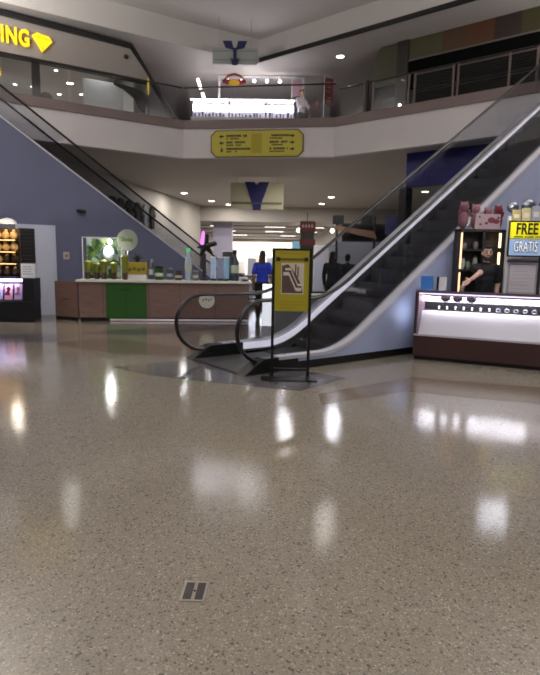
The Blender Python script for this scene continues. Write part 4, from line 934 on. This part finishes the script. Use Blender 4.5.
for k, (x0, x1, z0, z1, lab) in enumerate(((0.04, 0.44, 1.06, 1.50, 'white hanging sheet below the left corner of the FREE sign'), (0.56, 0.95, 1.06, 1.50, 'white hanging sheet below the right part of the FREE sign'),
                                           (0.01, 0.20, 1.60, 1.98, 'narrow white sheet just left of the FREE sign'), (1.0, 1.34, 1.06, 1.50, 'white hanging sheet at the far right of the white rack'))):
    a_ = -0.12; px, py = 3.86 + math.cos(a_) * x0 + math.sin(a_) * 0.02, 8.92 + math.sin(a_) * x0 - math.cos(a_) * 0.02
    g = thing('hanging_sheet', (px, py, z0), lab, 'sheet', a_, 'white sheets on the display rack')
    MB().box(0, x1 - x0, -0.008, 0.0, 0, z1 - z0).build('sheet', M_sheet, g)
    b = MB()
    for q in range(6): b.box(0.03, (x1 - x0) * (0.9 - 0.1 * (q % 3)), -0.0095, -0.008, 0.05 + q * (z1 - z0 - 0.1) / 6, 0.058 + q * (z1 - z0 - 0.1) / 6)
    b.build('faint_print', mat('sheet_print', (0.74, 0.72, 0.76)), g)
    MB().tube([(0.02, 0.0, z1 - z0 - 0.01), (x1 - x0 - 0.02, 0.0, z1 - z0 - 0.01)], 0.006, 6).build('hook_bar', M_steel, g)
t = thing('offer_sign', (3.765, 8.69, 1.63), 'yellow and white FREE GRATIS sign hanging on the white rack at the right edge', 'sign', -0.10)
MB().box(-0.02, 0.60, 0.0, 0.03, 0.0, 0.56).build('frame', M_black, t)
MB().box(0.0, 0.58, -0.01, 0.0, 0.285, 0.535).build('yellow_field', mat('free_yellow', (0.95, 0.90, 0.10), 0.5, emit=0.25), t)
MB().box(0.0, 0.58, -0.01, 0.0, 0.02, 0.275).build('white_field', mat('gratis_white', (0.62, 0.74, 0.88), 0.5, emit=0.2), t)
text('FREE', 0.29, 0.008, mat('free_ink', (0.05, 0.05, 0.04)), 'letters_upper', t, 0.006, Matrix.Translation((0.25, -0.014, 0.425)) @ Matrix.Diagonal((0.56, 1, 0.84, 1)))
b = MB()
for k in range(3): b.box(0.06 + k * 0.16, 0.20 + k * 0.16, -0.012, -0.01, 0.30, 0.318)
b.build('small_print', mat('free_ink', (0.05, 0.05, 0.04)), t)
text('GRATIS', 0.27, 0.006, mat('gratis_ink', (0.16, 0.26, 0.45)), 'letter_outline', t, 0.014, Matrix.Translation((0.245, -0.013, 0.15)) @ Matrix.Diagonal((0.41, 1, 0.86, 1)))
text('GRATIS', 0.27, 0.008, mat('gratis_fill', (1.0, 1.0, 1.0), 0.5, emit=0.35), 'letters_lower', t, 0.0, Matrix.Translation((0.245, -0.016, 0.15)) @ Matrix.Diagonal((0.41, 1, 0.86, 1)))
for x in (0.1, 0.5): MB().tube([(x, 0.015, 0.55), (x, 0.045, 0.535)], 0.006, 6).build('hook', M_steel, t)
# coloured packs and foil balloons on the top of the rack
cols = ((0.62, 0.56, 0.34), (0.70, 0.64, 0.46), (0.58, 0.58, 0.62), (0.76, 0.66, 0.28), (0.62, 0.60, 0.52), (0.70, 0.58, 0.30), (0.55, 0.55, 0.60))
for k, c_ in enumerate(cols):
    x = 0.06 + k * 0.15; px, py = 3.86 + math.cos(-0.12) * x - math.sin(-0.12) * -0.06, 8.92 + math.sin(-0.12) * x - 0.06
    g = thing('snack_pack', (px, py, 2.192), ('olive gold', 'pale gold', 'grey', 'yellow', 'beige', 'amber', 'bluish grey')[k] + ' crinkled pack on top of the white rack, %s from the left' % ords[k], 'pack', -0.12, 'packs on top of the white rack')
    h = 0.17 + 0.03 * (k % 3)
    MB().prism([(-0.065, 0), (0.065, 0), (0.068, h), (0.05, h + 0.01), (-0.05, h + 0.01), (-0.068, h)], -0.02, 0.02, 'y').build('packet', mat('pack_%d' % k, c_, 0.3, noise=0.3, nscale=25), g, bevel=0.006)
    MB().box(-0.04, 0.04, -0.024, -0.0205, h * 0.3, h * 0.65).build('label', mat('pack_label', (0.78, 0.74, 0.66), 0.4), g)
for k, (x, z, r_) in enumerate(((0.06, 2.40, 0.10), (0.30, 2.43, 0.12), (0.58, 2.44, 0.13), (0.86, 2.42, 0.11))):
    px, py = 3.86 + x + 0.01, 8.92 - 0.12 * x + 0.13
    g = thing('foil_balloon', (px, py, 2.0), 'silver foil balloon floating over the white rack, %s from the left' % ords[k], 'balloon', 0, 'silver foil balloons')
    MB().ball((0, 0, z - 2.0 + 0.03), (r_, r_ * 0.6, r_ * 0.85), 12).build('balloon', mat('foil', (0.55, 0.57, 0.60), 0.25, 0.8, bump=0.8, nscale=9), g, True)
    MB().tube([(0, 0, 0), (0, 0, z - 2.0 - r_ * 0.8)], 0.004, 6).build('ribbon', M_steel, g)
# ------------------------------------------------------------------ PEOPLE
def fuse(mb, name, m, parent, voxel, smooth=4):
    o = mb.build(name, m, None)
    r = o.modifiers.new('r', 'REMESH'); r.mode = 'VOXEL'; r.voxel_size = voxel
    s = o.modifiers.new('s', 'SMOOTH'); s.iterations = smooth; s.factor = 0.5
    bpy.context.view_layer.update()
    me = bpy.data.meshes.new_from_object(o.evaluated_get(bpy.context.evaluated_depsgraph_get()))
    old = o.data; o.modifiers.clear(); o.data = me; bpy.data.meshes.remove(old); me.name = name
    for p in me.polygons: p.use_smooth = True
    if not me.materials: me.materials.append(m)
    o.parent = parent; return o
def person(loc, rz, label, H=1.75, shirt=(0.1, 0.1, 0.12), trousers=(0.1, 0.1, 0.12), hair=(0.06, 0.05, 0.05), skin=(0.66, 0.48, 0.39), arms=None, long_hair=False,
           beard=False, sleeve='short', voxel=0.010, female=False, lean=0.0, turn=0.0, legs=((0.02, -0.02), (0.0, 0.03)), group=None):
    """local frame: faces -y, feet on z = 0, authored at 1.75 m"""
    k = H / 1.75
    t = thing('person', loc, label, 'person', rz, group)
    V = lambda x, y, z: Vector((x * k, (y - lean * max(0, z - 0.9)) * k, z * k))
    sw = 0.165 if female else 0.19
    hipw = 0.095; pel = V(0, 0.0, 0.95)
    sm = mat('skin_%d' % int(skin[0] * 100), skin, 0.55)
    arms = arms or [((-0.235, 0.02, 1.13), (-0.245, -0.06, 0.88)), ((0.235, 0.02, 1.13), (0.245, -0.06, 0.88))]
    body = MB(); sh = MB(); tr = MB(); e = 0.013
    def torso(mb, g):
        mb.cap(V(0, 0, 0.96), V(0, 0, 1.10), (0.155 * k + g, 0.105 * k + g, 0.09 * k + g), (0.135 * k + g, 0.095 * k + g, 0.1 * k + g))
        mb.ball(V(0, 0, 1.10), (0.138 * k + g, 0.098 * k + g, 0.14 * k + g)); mb.ball(V(0, 0.0, 1.22), (0.150 * k + g, 0.105 * k + g, 0.13 * k + g))
        mb.ball(V(0, 0.0, 1.33), (0.165 * k + g, 0.108 * k + g, 0.125 * k + g)); mb.cap(V(-sw + 0.03, 0.01, 1.40), V(sw - 0.03, 0.01, 1.40), 0.060 * k + g, 0.060 * k + g)
        mb.tube([V(0, 0, 0.98), V(0, 0, 1.36)], [0.1 * k + g, 0.1 * k + g], 12)
        mb.cap(V(0, 0.012, 1.40), V(0, 0.008, 1.455), 0.085 * k + g, 0.062 * k + g * 0.6)
    torso(body, 0); torso(sh, e)
    if female:
        for s in (-1, 1): sh.ball(V(s * 0.075, -0.075, 1.29), 0.062 * k)
    # neck and head
    body.cap(V(0, 0.012, 1.44), V(0, -0.005, 1.55), 0.056 * k, 0.052 * k)
    T = Matrix.Rotation(turn, 3, 'Z'); hc = V(0, -0.012, 1.635)
    def hd(x, y, z): return hc + T @ Vector((x * k, y * k, z * k))
    body.ball(hd(0, 0.008, 0.018), (0.073 * k, 0.092 * k, 0.098 * k), 16, T); body.ball(hd(0, -0.022, -0.045), (0.056 * k, 0.066 * k, 0.068 * k), 12, T)
    body.ball(hd(0, -0.052, -0.085), (0.03 * k, 0.03 * k, 0.025 * k), 10)
    body.cap(hd(0, -0.085, 0.01), hd(0, -0.104, -0.025), 0.011 * k, 0.016 * k, 8)
    for s in (-1, 1): body.ball(hd(s * 0.076, 0.012, -0.005), (0.012 * k, 0.02 * k, 0.032 * k), 8, T)
    body.cap(hd(-0.02, -0.079, -0.052), hd(0.02, -0.079, -0.052), 0.009 * k, 0.009 * k, 8)
    # arms and hands
    for (el, wr_), s in zip(arms, (-1, 1)):
        S_ = V(s * sw, 0.01, 1.395); E_ = V(*el); W2 = V(*wr_)
        body.cap(S_, E_, 0.055 * k, 0.043 * k); body.cap(E_, W2, 0.043 * k, 0.028 * k)
        if sleeve == 'short': sh.cap(S_, S_.lerp(E_, 0.72), 0.055 * k + e, 0.052 * k + e)
        else: sh.cap(S_, E_, 0.055 * k + e, 0.045 * k + e); sh.cap(E_, W2, 0.045 * k + e, 0.032 * k + e)
        d_ = (W2 - E_).normalized(); side = d_.cross(Vector((0, 1, 0)) if abs(d_.y) < 0.8 else Vector((1, 0, 0))).normalized(); nn = d_.cross(side).normalized()
        pm = W2 + d_ * 0.085 * k
        body.cap(W2, W2.lerp(pm, 0.5), 0.027 * k, 0.032 * k)
        for f, L_ in zip((-1.5, -0.5, 0.5, 1.5), (0.062, 0.075, 0.08, 0.07)):
            a = pm + side * f * 0.02 * k; body.cap(W2 + side * f * 0.009 * k, a, 0.016 * k, 0.0105 * k, 8)
            b_ = a + d_ * L_ * 0.55 * k + nn * 0.012 * k * s; body.cap(a, b_, 0.0105 * k, 0.0095 * k, 8); body.cap(b_, b_ + (d_ * 0.7 + nn * 0.7 * s) * L_ * 0.42 * k, 0.0095 * k, 0.008 * k, 8)
        th = W2 + d_ * 0.025 * k - side * 0.025 * k; body.cap(th, th + (d_ * 0.6 - side * 0.75) * 0.042 * k, 0.014 * k, 0.011 * k, 8)
        th2 = th + (d_ * 0.6 - side * 0.75) * 0.042 * k; body.cap(th2, th2 + (d_ * 0.95 - side * 0.2) * 0.03 * k, 0.011 * k, 0.009 * k, 8)
    # legs, trousers, shoes
    shoes = []
    for (ky, ay), s in zip(legs, (-1, 1)):
        Hh, K_, A_ = V(s * hipw, 0, 0.90), V(s * 0.1, ky - 0.01, 0.49), V(s * 0.105, ay, 0.09)
        Hh.y += lean * 0 ; toe = V(s * 0.125, ay - 0.14, 0.035)
        body.cap(Hh, K_, 0.088 * k, 0.056 * k); body.cap(K_, A_, 0.056 * k, 0.038 * k); body.ball(V(s * 0.1, ay + 0.0, 0.33).lerp(K_, 0.3) + Vector((0, 0.015, 0)), (0.052 * k, 0.055 * k, 0.1 * k))
        body.cap(A_, toe, 0.042 * k, 0.034 * k)
        tr.cap(Hh, K_, 0.094 * k + e, 0.066 * k + e); tr.cap(K_, A_ + Vector((0, 0, 0.0)), 0.066 * k + e, 0.05 * k + e)
        shoe = MB().cap(A_ - Vector((0, -0.02, 0.035)), toe, (0.046 * k, 0.05 * k, 0.05 * k), (0.048 * k, 0.06 * k, 0.036 * k)); shoes.append(shoe)
    tr.cap(V(-0.05, 0, 0.93), V(0.05, 0, 0.93), (0.11 * k + e, 0.11 * k + e, 0.1 * k), (0.11 * k + e, 0.11 * k + e, 0.1 * k))
    fuse(body, 'body', sm, t, voxel)
    fuse(sh, 'shirt', mat('shirt_%02d%02d%02d' % tuple(int(c * 99) for c in shirt), shirt, 0.8), t, voxel * 1.2)
    fuse(tr, 'trousers', mat('trousers_%02d%02d' % (int(trousers[0] * 99), int(trousers[2] * 99)), trousers, 0.8), t, voxel * 1.4)
    for s_ in shoes: fuse(s_, 'shoe', M_black, t, voxel * 1.4)
    h = MB()
    hm = mat('hair_%d' % int(hair[0] * 100), hair, 0.7)
    h.ball(hd(0, 0.028, 0.035), (0.080 * k, 0.088 * k, 0.095 * k), 14, T); h.ball(hd(0, 0.045, -0.02), (0.074 * k, 0.065 * k, 0.08 * k), 12, T); h.ball(hd(0, -0.045, 0.092), (0.055 * k, 0.045 * k, 0.035 * k), 10, T)
    if long_hair: h.cap(hd(0, 0.06, -0.05), hd(0, 0.075, -0.22), (0.085 * k, 0.05 * k, 0.08 * k), (0.095 * k, 0.04 * k, 0.07 * k))
    fuse(h, 'hair', hm, t, voxel)
    for s in (-1, 1):
        MB().ball(hd(s * 0.03, -0.079, 0.012), 0.011 * k, 8).build('eye', mat('eye_dark', (0.08, 0.06, 0.05), 0.3), t, True)
        MB().cap(hd(s * 0.018, -0.086, 0.034), hd(s * 0.047, -0.078, 0.036), 0.006 * k, 0.005 * k, 6).build('eyebrow', hm, t, True)
    if beard:
        b = MB()
        for a in range(-5, 6):
            q = a * 0.26; b.ball(hd(math.sin(q) * 0.062, -0.028 - math.cos(q) * 0.052, -0.07 - 0.022 * math.cos(q)), (0.020 * k, 0.018 * k, 0.036 * k), 8)
        b.cap(hd(-0.03, -0.088, -0.037), hd(0.03, -0.088, -0.037), 0.008 * k, 0.008 * k, 8)
        fuse(b, 'beard', hm, t, 0.008, 2)
    return t
person((3.53, 8.96, 0), 0.02, 'bearded man in a black t-shirt reaching out behind the right kiosk', 1.80, (0.035, 0.035, 0.055), (0.1, 0.1, 0.12), (0.13, 0.11, 0.10), (0.76, 0.61, 0.54),
       arms=[((-0.18, -0.24, 1.33), (-0.38, -0.36, 1.22)), ((0.22, 0.03, 1.14), (0.15, -0.10, 0.95))], beard=True, voxel=0.008, turn=-0.15)
person((-0.22, 13.75, 0), PI - 0.2, 'long haired person in a bright blue top seen from behind past the juice counter', 1.74, (0.12, 0.22, 0.70), (0.08, 0.08, 0.10), (0.16, 0.14, 0.10), (0.62, 0.47, 0.4), long_hair=True, female=True)
person((0.98, 20.25, Z_FL2), 0.75, 'person in a white long sleeved shirt behind the railing at the bright upstairs kiosk', 1.78, (0.80, 0.78, 0.82), (0.25, 0.25, 0.30), (0.25, 0.2, 0.18), (0.75, 0.6, 0.52), sleeve='long',
       arms=[((-0.27, -0.12, 1.14), (-0.33, -0.33, 1.06)), ((0.24, -0.12, 1.14), (0.05, -0.36, 1.08))], voxel=0.012)
person((1.62, 14.4, 0), 2.6, 'larger person in dark clothes with black hair seen through the right escalator glass', 1.76, (0.10, 0.11, 0.14), (0.10, 0.10, 0.13), (0.04, 0.04, 0.045), (0.5, 0.38, 0.32), long_hair=True, sleeve='long', voxel=0.013)
person((2.18, 15.6, 0), 2.9, 'person in black standing behind and right of the larger dark dressed person', 1.72, (0.07, 0.07, 0.09), (0.08, 0.08, 0.1), (0.04, 0.04, 0.045), (0.5, 0.38, 0.32), sleeve='long', voxel=0.013)
# ------------------------------------------------------------------ LOWER LEVEL, BEHIND
t = thing('display_plinth', (0.24, 10.75, 0), 'white ribbed display counter with a glowing white end behind the sign stand', 'display counter', 0)
MB().box(-0.40, -0.20, -0.12, 0.18, 0.22, 1.03).build('light_panel', mat('plinth_glow', (1, 1, 1), 0.4, emit=1.4), t)
MB().box(-0.42, -0.18, -0.14, 0.2, 0.0, 0.22).build('plinth', M_white, t)
b = MB().box(-0.18, 0.95, -0.08, 0.3, 0.0, 0.82)
for k in range(14): b.box(-0.15 + k * 0.078, -0.11 + k * 0.078, -0.10, -0.08, 0.03, 0.80)
b.build('ribbed_body', mat('ribbed_grey', (0.62, 0.61, 0.60), 0.5), t)
MB().box(-0.18, 0.97, -0.12, 0.32, 0.82, 0.85).build('top', M_white, t)
t = thing('directory_totem', (1.0, 15.6, 0), 'dark green pillar sign with dark red bands behind the yellow sign stand', 'pillar sign', 0)
MB().box(-0.19, 0.19, -0.12, 0.12, 0.0, 2.62).build('pillar', mat('totem_green', (0.17, 0.22, 0.16), 0.5), t, bevel=0.01)
for z0, z1 in ((1.95, 2.12), (2.32, 2.60)): MB().box(-0.21, 0.23, -0.14, 0.14, z0, z1).build('red_band', mat('totem_red', (0.38, 0.13, 0.14), 0.5), t)
b = MB()
for k in range(4): b.box(-0.15 + k * 0.085, -0.10 + k * 0.085, -0.145, -0.14, 2.44, 2.52)
b.build('pale_marks', mat('totem_pale', (0.68, 0.58, 0.56)), t)
MB().box(-0.24, 0.24, -0.18, 0.18, 0, 0.06).build('base', M_black, t)
MB().tube([(0, 0, 2.62), (0, 0, 2.86)], 0.012, 6).build('aerial', M_charcoal, t)
t = thing('cyan_sign', (1.0, 21.0, 0), 'pale blue square sign on a post left of the dark green pillar sign', 'sign', 0)
MB().box(-0.22, 0.17, -0.02, 0.02, 1.85, 2.25).build('panel', mat('cyan_panel', (0.45, 0.65, 0.72), 0.5, emit=0.25), t)
MB().tube([(0, 0.0, 0), (0, 0, 1.85)], 0.025, 8).build('post', M_steel, t)
MB().lathe([(0, 0), (0.2, 0), (0.2, 0.02), (0, 0.04)]).build('base', M_steel, t, True)
struct(MB().box(-3.75, -2.55, 35.2, 36.0, 0, 3.86).build('wall_column', mat('lilac_column', (0.62, 0.60, 0.68), 0.6)))
t = thing('pink_light', (-2.62, 20.5, 0), 'magenta glowing light stick above the left part of the juice counter', 'light', 0)
MB().cap((0, 0, 2.0), (0.06, 0, 2.5), 0.07, 0.05, 10).build('tube', mat('magenta_glow', (0.95, 0.45, 0.95), 0.5, emit=1.6), t, True)
MB().tube([(0, 0, 0), (0, 0, 1.95)], 0.05, 8).build('stand', mat('stand_lilac', (0.5, 0.45, 0.55)), t)
MB().lathe([(0, 0), (0.25, 0), (0.25, 0.03), (0, 0.05)]).build('base', M_charcoal, t, True)
# dim shop with the navy sign on the right
def onR2(s, off): return BR0 + uR * s + nR * off
wr('wall_right', [(2.55, 0), (9.5, 0), (9.5, Z_CEIL1), (2.55, Z_CEIL1)], 4.0, 4.2, M_dark)
wr('wall_right_pier', [(1.92, 0), (2.14, 0), (2.14, 3.77), (1.92, 3.77)], 0.75, 1.2, M_charcoal)
p = onR2(2.10, 0.78); t = thing('shop_sign', (p.x, p.y, 3.78), 'large plain navy sign panel under the right balcony behind the escalator', 'sign', rR)
MB().box(0.0, 5.2, 0.0, 0.3, 0.0, 0.97).build('panel', mat('navy_panel', (0.10, 0.11, 0.44), 0.4), t)
MB().box(-0.01, 5.2, -0.02, 0.31, 0.955, 0.975).build('edge_trim', M_charcoal, t)
t = thing('shop_awning', (3.35, 22.0, 0), 'dark stall frame with an orange brown slanted board beyond the escalator', 'stall', -0.3)
for x in (-0.75, 0.75): MB().box(x - 0.04, x + 0.04, -0.04, 0.04, 0, 3.3).build('post', M_black, t)
MB().prism([(-0.8, 2.95), (0.75, 2.72), (0.85, 2.42), (-0.1, 2.62), (-0.8, 2.80)], -0.06, 0.06, 'y').build('slanted_board', mat('board_orange', (0.38, 0.27, 0.19), 0.5), t)
for x in (-0.72, 0.42): MB().box(x - 0.2, x + 0.22, -0.1, 0.1, 3.0, 3.35).build('speaker_box', M_black, t)
MB().box(-0.8, 0.8, 0.0, 0.06, 1.0, 2.3).build('back_board', mat('stall_grey', (0.42, 0.42, 0.45), 0.6), t)
t = thing('notice_board', (5.0, 21.6, 0), 'navy and olive board standing beside the dark pier beyond the escalator', 'board', -0.3)
MB().box(-0.55, 0.2, -0.03, 0.03, 2.6, 3.3).build('navy_panel', mat('board_navy', (0.16, 0.16, 0.32), 0.5), t)
MB().box(0.2, 0.5, -0.03, 0.03, 2.5, 3.4).build('olive_panel', mat('board_olive', (0.34, 0.34, 0.24), 0.5), t)
for x in (-0.4, 0.4): MB().tube([(x, 0, 0), (x, 0, 2.6)], 0.03, 8).build('post', M_charcoal, t)
# far shop at the end of the mall
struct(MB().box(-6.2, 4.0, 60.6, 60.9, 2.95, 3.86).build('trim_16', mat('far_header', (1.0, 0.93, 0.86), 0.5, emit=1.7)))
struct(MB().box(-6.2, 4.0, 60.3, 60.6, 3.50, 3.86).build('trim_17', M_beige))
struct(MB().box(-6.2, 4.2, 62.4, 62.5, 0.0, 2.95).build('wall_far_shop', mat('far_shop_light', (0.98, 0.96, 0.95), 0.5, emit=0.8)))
rnd = random.Random(21)
sx = -5.6; k = 0
while sx < 3.6:
    wd = rnd.uniform(0.7, 1.1); h = rnd.uniform(1.3, 2.3)
    t = thing('shop_rack', (sx, 60.0 + rnd.uniform(-0.8, 0.8), 0), 'merchandise rack in the bright far shop, %s from the left' % (ords[k] if k < 12 else 'last'), 'rack', 0, 'racks in the far shop')
    c_ = rnd.choice(((0.75, 0.74, 0.74), (0.55, 0.58, 0.60), (0.40, 0.42, 0.44), (0.62, 0.55, 0.52), (0.80, 0.78, 0.76)))
    MB().box(-wd * 0.4, wd * 0.4, -0.2, 0.2, 0.1, h).build('goods', mat('far_goods_%d' % int(c_[0] * 100), c_, 0.7, noise=0.3, nscale=4), t)
    MB().box(-wd * 0.42, wd * 0.42, -0.22, 0.22, h, h + 0.06).build('top', M_white, t)
    MB().box(-wd * 0.42, wd * 0.42, -0.22, 0.22, 0.0, 0.1).build('base', M_charcoal, t)
    sx += wd + rnd.uniform(0.05, 0.35); k += 1
for k, (x, y, h, c_, lab) in enumerate(((-2.15, 27.0, 1.9, (0.22, 0.23, 0.25), 'dark slim display stand left of the blue top person'), (-1.25, 34.8, 1.6, (0.55, 0.56, 0.58), 'grey display stand in the mall left of the blue top person'), (0.42, 24.0, 1.5, (0.14, 0.14, 0.16), 'dark low stand in the mall right of the blue top person'), (2.3, 26.0, 2.2, (0.72, 0.72, 0.78), 'pale tall panel in the mall right of the dark green pillar'), (3.2, 28.5, 2.4, (0.60, 0.60, 0.66), 'grey tall panel in the mall beyond the dark dressed people'))):
    t = thing('display_stand', (x, y, 0), lab, 'display stand', 0)
    MB().box(-0.25, 0.25, -0.15, 0.15, 0.08, h).build('body', mat('stand_%d' % k, c_, 0.5), t, bevel=0.02)
    MB().box(-0.3, 0.3, -0.2, 0.2, 0, 0.08).build('base', M_charcoal, t)
    MB().box(-0.27, 0.27, -0.17, 0.17, h, h + 0.04).build('top', M_white, t)
# ceiling tracks of the far mall
for k, (y, x0, x1, z) in enumerate(((36.5, -6, 3.8, 3.72), (41, -6, 3.8, 3.74), (47, -6, 3.8, 3.74), (54, -6, 3.8, 3.74))):
    t = thing('ceiling_track', ((x0 + x1) / 2, y, z), 'grey ceiling track across the far mall, %s from the front' % ords[k], 'track', 0, 'ceiling tracks of the far mall')
    a = (x1 - x0) / 2
    MB().box(-a, a, -0.08, 0.08, 0.0, 0.06).build('rail', mat('track_grey', (0.42, 0.40, 0.42), 0.5), t)
    for x in (-a * 0.8, 0, a * 0.8): MB().tube([(x, 0, 0.06), (x, 0, 3.86 - z)], 0.012, 6).build('rod', M_steel, t)
for k, (x, y) in enumerate(((-3.6, 38), (0.2, 38), (2.9, 38), (-3.6, 44), (0.2, 44), (2.9, 44), (-3.0, 51), (1.5, 51))):
    t = thing('ceiling_light', (x, y, 3.84), 'long bright ceiling light in the far mall, ' + ('left of the nearest row', 'middle of the nearest row', 'right of the nearest row', 'left of the second row', 'middle of the second row', 'right of the second row', 'left of the farthest row', 'right of the farthest row')[k], 'light', 0, 'long ceiling lights of the far mall')
    MB().box(-0.75, 0.75, -0.12, 0.12, -0.03, 0.015).build('housing', M_white, t)
    MB().box(-0.70, 0.70, -0.09, 0.09, -0.045, -0.03).build('diffuser', mat('trough_glow', (1, 0.96, 0.93), 0.5, emit=5), t)
for k, (x, y, lab) in enumerate(((1.75, 36.0, 'bright bulb lamp under the lower ceiling left of the dark green pillar'), (3.95, 36.0, 'bright bulb lamp under the lower ceiling right of the dark green pillar'))):
    t = thing('pendant_lamp', (x, y, 3.5), lab, 'lamp', 0)
    MB().ball((0, 0, 0), 0.13, 12).build('bulb', mat('pendant_glow', (1, 0.96, 0.9), 0.5, emit=10), t, True)
    MB().lathe([(0.06, 0.11), (0.09, 0.16), (0.03, 0.22), (0, 0.22)]).build('cap', M_white, t, True)
    MB().tube([(0, 0, 0.2), (0, 0, 0.36)], 0.01, 6).build('cord', M_charcoal, t)
for k, (x, y, pw, lab) in enumerate(((-4.4, 27.6, 80, 'downlight in the lower ceiling left of the cream V sign'), (3.0, 28.2, 80, 'downlight in the lower ceiling right of the cream V sign'), (-3.4, 31.0, 50, 'farther downlight in the lower ceiling at the left'), (2.8, 31.5, 40, 'farther downlight in the lower ceiling at the right'),
                                     (6.05, 25.5, 60, 'left one of two downlights beside the navy sign panel'), (7.0, 25.5, 40, 'right one of two downlights beside the navy sign panel'), (-2.6, 32.8, 40, 'low downlight near the lilac column'))):
    downlight((x, y, Z_CEIL1), lab, None, 0.16, pw)
# more ceiling lamps, out of sight behind the escalators but reflected in the floor
for k, (x, y) in enumerate(((6.9, 14.4), (7.6, 14.0))): downlight((x, y, Z_CEIL1), ('left', 'right')[k] + ' one of two downlights under the right balcony hidden by the escalator', 'downlights under the right balcony', 0.14, 60)

# garments hung high on the beige wall behind the left escalator
wa, wb = Vector((-7.2, 18.5)), Vector((-4.4, 33.9)); ud = (wb - wa).normalized(); nd = Vector((ud.y, -ud.x))
q = wa + ud * 3.2 + nd * 0.16; t = thing('clothes_rail', (q.x, q.y, 3.98), 'steel clothes rail fixed high on the beige wall behind the left escalator', 'rail', angle(ud))
MB().tube([(0, 0, 0), (5.1, 0, 0)], 0.018, 8).build('bar', M_steel, t)
for x in (0.1, 2.5, 5.0): MB().box(x - 0.015, x + 0.015, 0.0, 0.155, -0.015, 0.015).build('bracket', M_steel, t)
for k, (s_, h, c_, nm) in enumerate(((0.5, 0.55, (0.20, 0.17, 0.17), 'short dark garment, first from the left'), (1.25, 0.62, (0.28, 0.24, 0.23), 'grey brown garment, second from the left'), (2.0, 0.75, (0.16, 0.14, 0.15), 'near black garment, third from the left'),
                                     (2.85, 0.85, (0.30, 0.24, 0.23), 'brown garment, fourth from the left'), (3.7, 1.05, (0.74, 0.74, 0.78), 'long white garment'), (4.5, 1.05, (0.26, 0.20, 0.19), 'long dark brown garment, last'))):
    q = wa + ud * (3.2 + s_) + nd * 0.16
    g = thing('hanging_garment', (q.x, q.y, 3.94 - h), nm + ' on the high clothes rail behind the left escalator', 'garment', angle(ud), 'garments on the high rail')
    MB().prism([(-0.20, 0), (0.20, 0), (0.19, h * 0.55), (0.33, h * 0.5), (0.36, h * 0.66), (0.14, h * 0.97), (0.05, h), (-0.05, h), (-0.14, h * 0.97), (-0.36, h * 0.66), (-0.33, h * 0.5), (-0.19, h * 0.55)], -0.05, 0.05, 'y').build('cloth', mat('garment_%d' % k, c_, 0.9), g, bevel=0.02)
    MB().tube([(0, 0, h), (0, 0, h + 0.018)], 0.006, 6).build('hook', M_steel, g)

# floor cover plate
t = thing('floor_cover', (-0.325, 2.275, 0), 'small metal floor cover with two dark slots in the terrazzo', 'floor cover', -0.03)
MB().box(-0.056, 0.056, -0.075, 0.075, 0, 0.0035).build('frame', mat('cover_steel', (0.62, 0.58, 0.55), 0.4, 0.5), t)
for x0, x1 in ((-0.044, -0.006), (0.010, 0.046)): MB().box(x0, x1, -0.062, 0.062, 0.0035, 0.0046).build('dark_slot', mat('slot_dark', (0.22, 0.19, 0.19), 0.6), t)
MB().lathe([(0, 0.0035), (0.006, 0.0035), (0.006, 0.006), (0, 0.006)], (0.002, 0, 0), 12).build('screw', M_charcoal, t)

# ------------------------------------------------------------------ LIGHT
WARM = (1.0, 0.965, 0.935)
area('atrium_fill', (0, 0.5, Z_COFFER - 0.04), 12, 690, WARM, 'RECTANGLE', sy=17)  # unseen panel added overhead to light the floor and balcony fronts
for x, y in ((-8.5, 11.0), (8.5, 9.0), (0, -6)): area('uplight_fill', (x, y, 6.4), 1.2, 1150, WARM, 'DISK', (PI, 0, 0))  # upward lights added out of view to brighten the ceiling
for x in (3.62, 3.86): area('kiosk_lamp', (x, 8.45, 2.62), 0.12, 3.2, (0.88, 0.9, 1.0), 'DISK')
area('cladding_fill', (2.30, 8.62, 0.72), 0.3, 0.8, (0.80, 0.86, 1.0), 'SQUARE', (0, -PI / 2, angle((0.6, -0.8)) + PI))  # hidden light added to brighten the escalator cladding beside the kiosk
area('case_lamp', (3.2, 8.3, 1.04), 1.6, 16, (0.95, 0.92, 1.0), 'RECTANGLE', (0, 0, rQ), 0.05)
point('upper_kiosk_lamp', (-0.8, 20.4, 7.6), 10, (1, 0.96, 0.95), 0.15)
q = onL(4.9, 0.9); area('shop_front_fill', (q.x, q.y, 7.6), 0.3, 7, WARM)  # added without a fixture to brighten the white display board
point('juice_lamp', (-3.94, 13.1, 1.75), 18, (1, 0.96, 0.88), 0.06)
point('tower_lamp', (-5.85, 12.2, 2.2), 9, (1, 0.9, 0.75), 0.1)
for x, y, pw in ((0.35, 24, 200), (0.6, 19.6, 55), (2.5, 20.4, 110), (-1, 31, 240)): area('lower_hall_fill', (x, y, Z_CEIL1 - 0.04), 0.4, pw, WARM)  # lights without fixtures, added for the cream sign, hall and floor streaks
q = onK(0.0, 0.16); area('kiosk_case_lamp', (q.x, q.y, 0.925), 1.0, 9, (0.95, 0.9, 1.0), 'RECTANGLE', (0.2, 0, rK), 0.06)
for y in (40, 50, 58): area('far_hall_lamp', (-1, y, 3.7), 1.5, 500, (1, 0.96, 0.93), 'SQUARE')
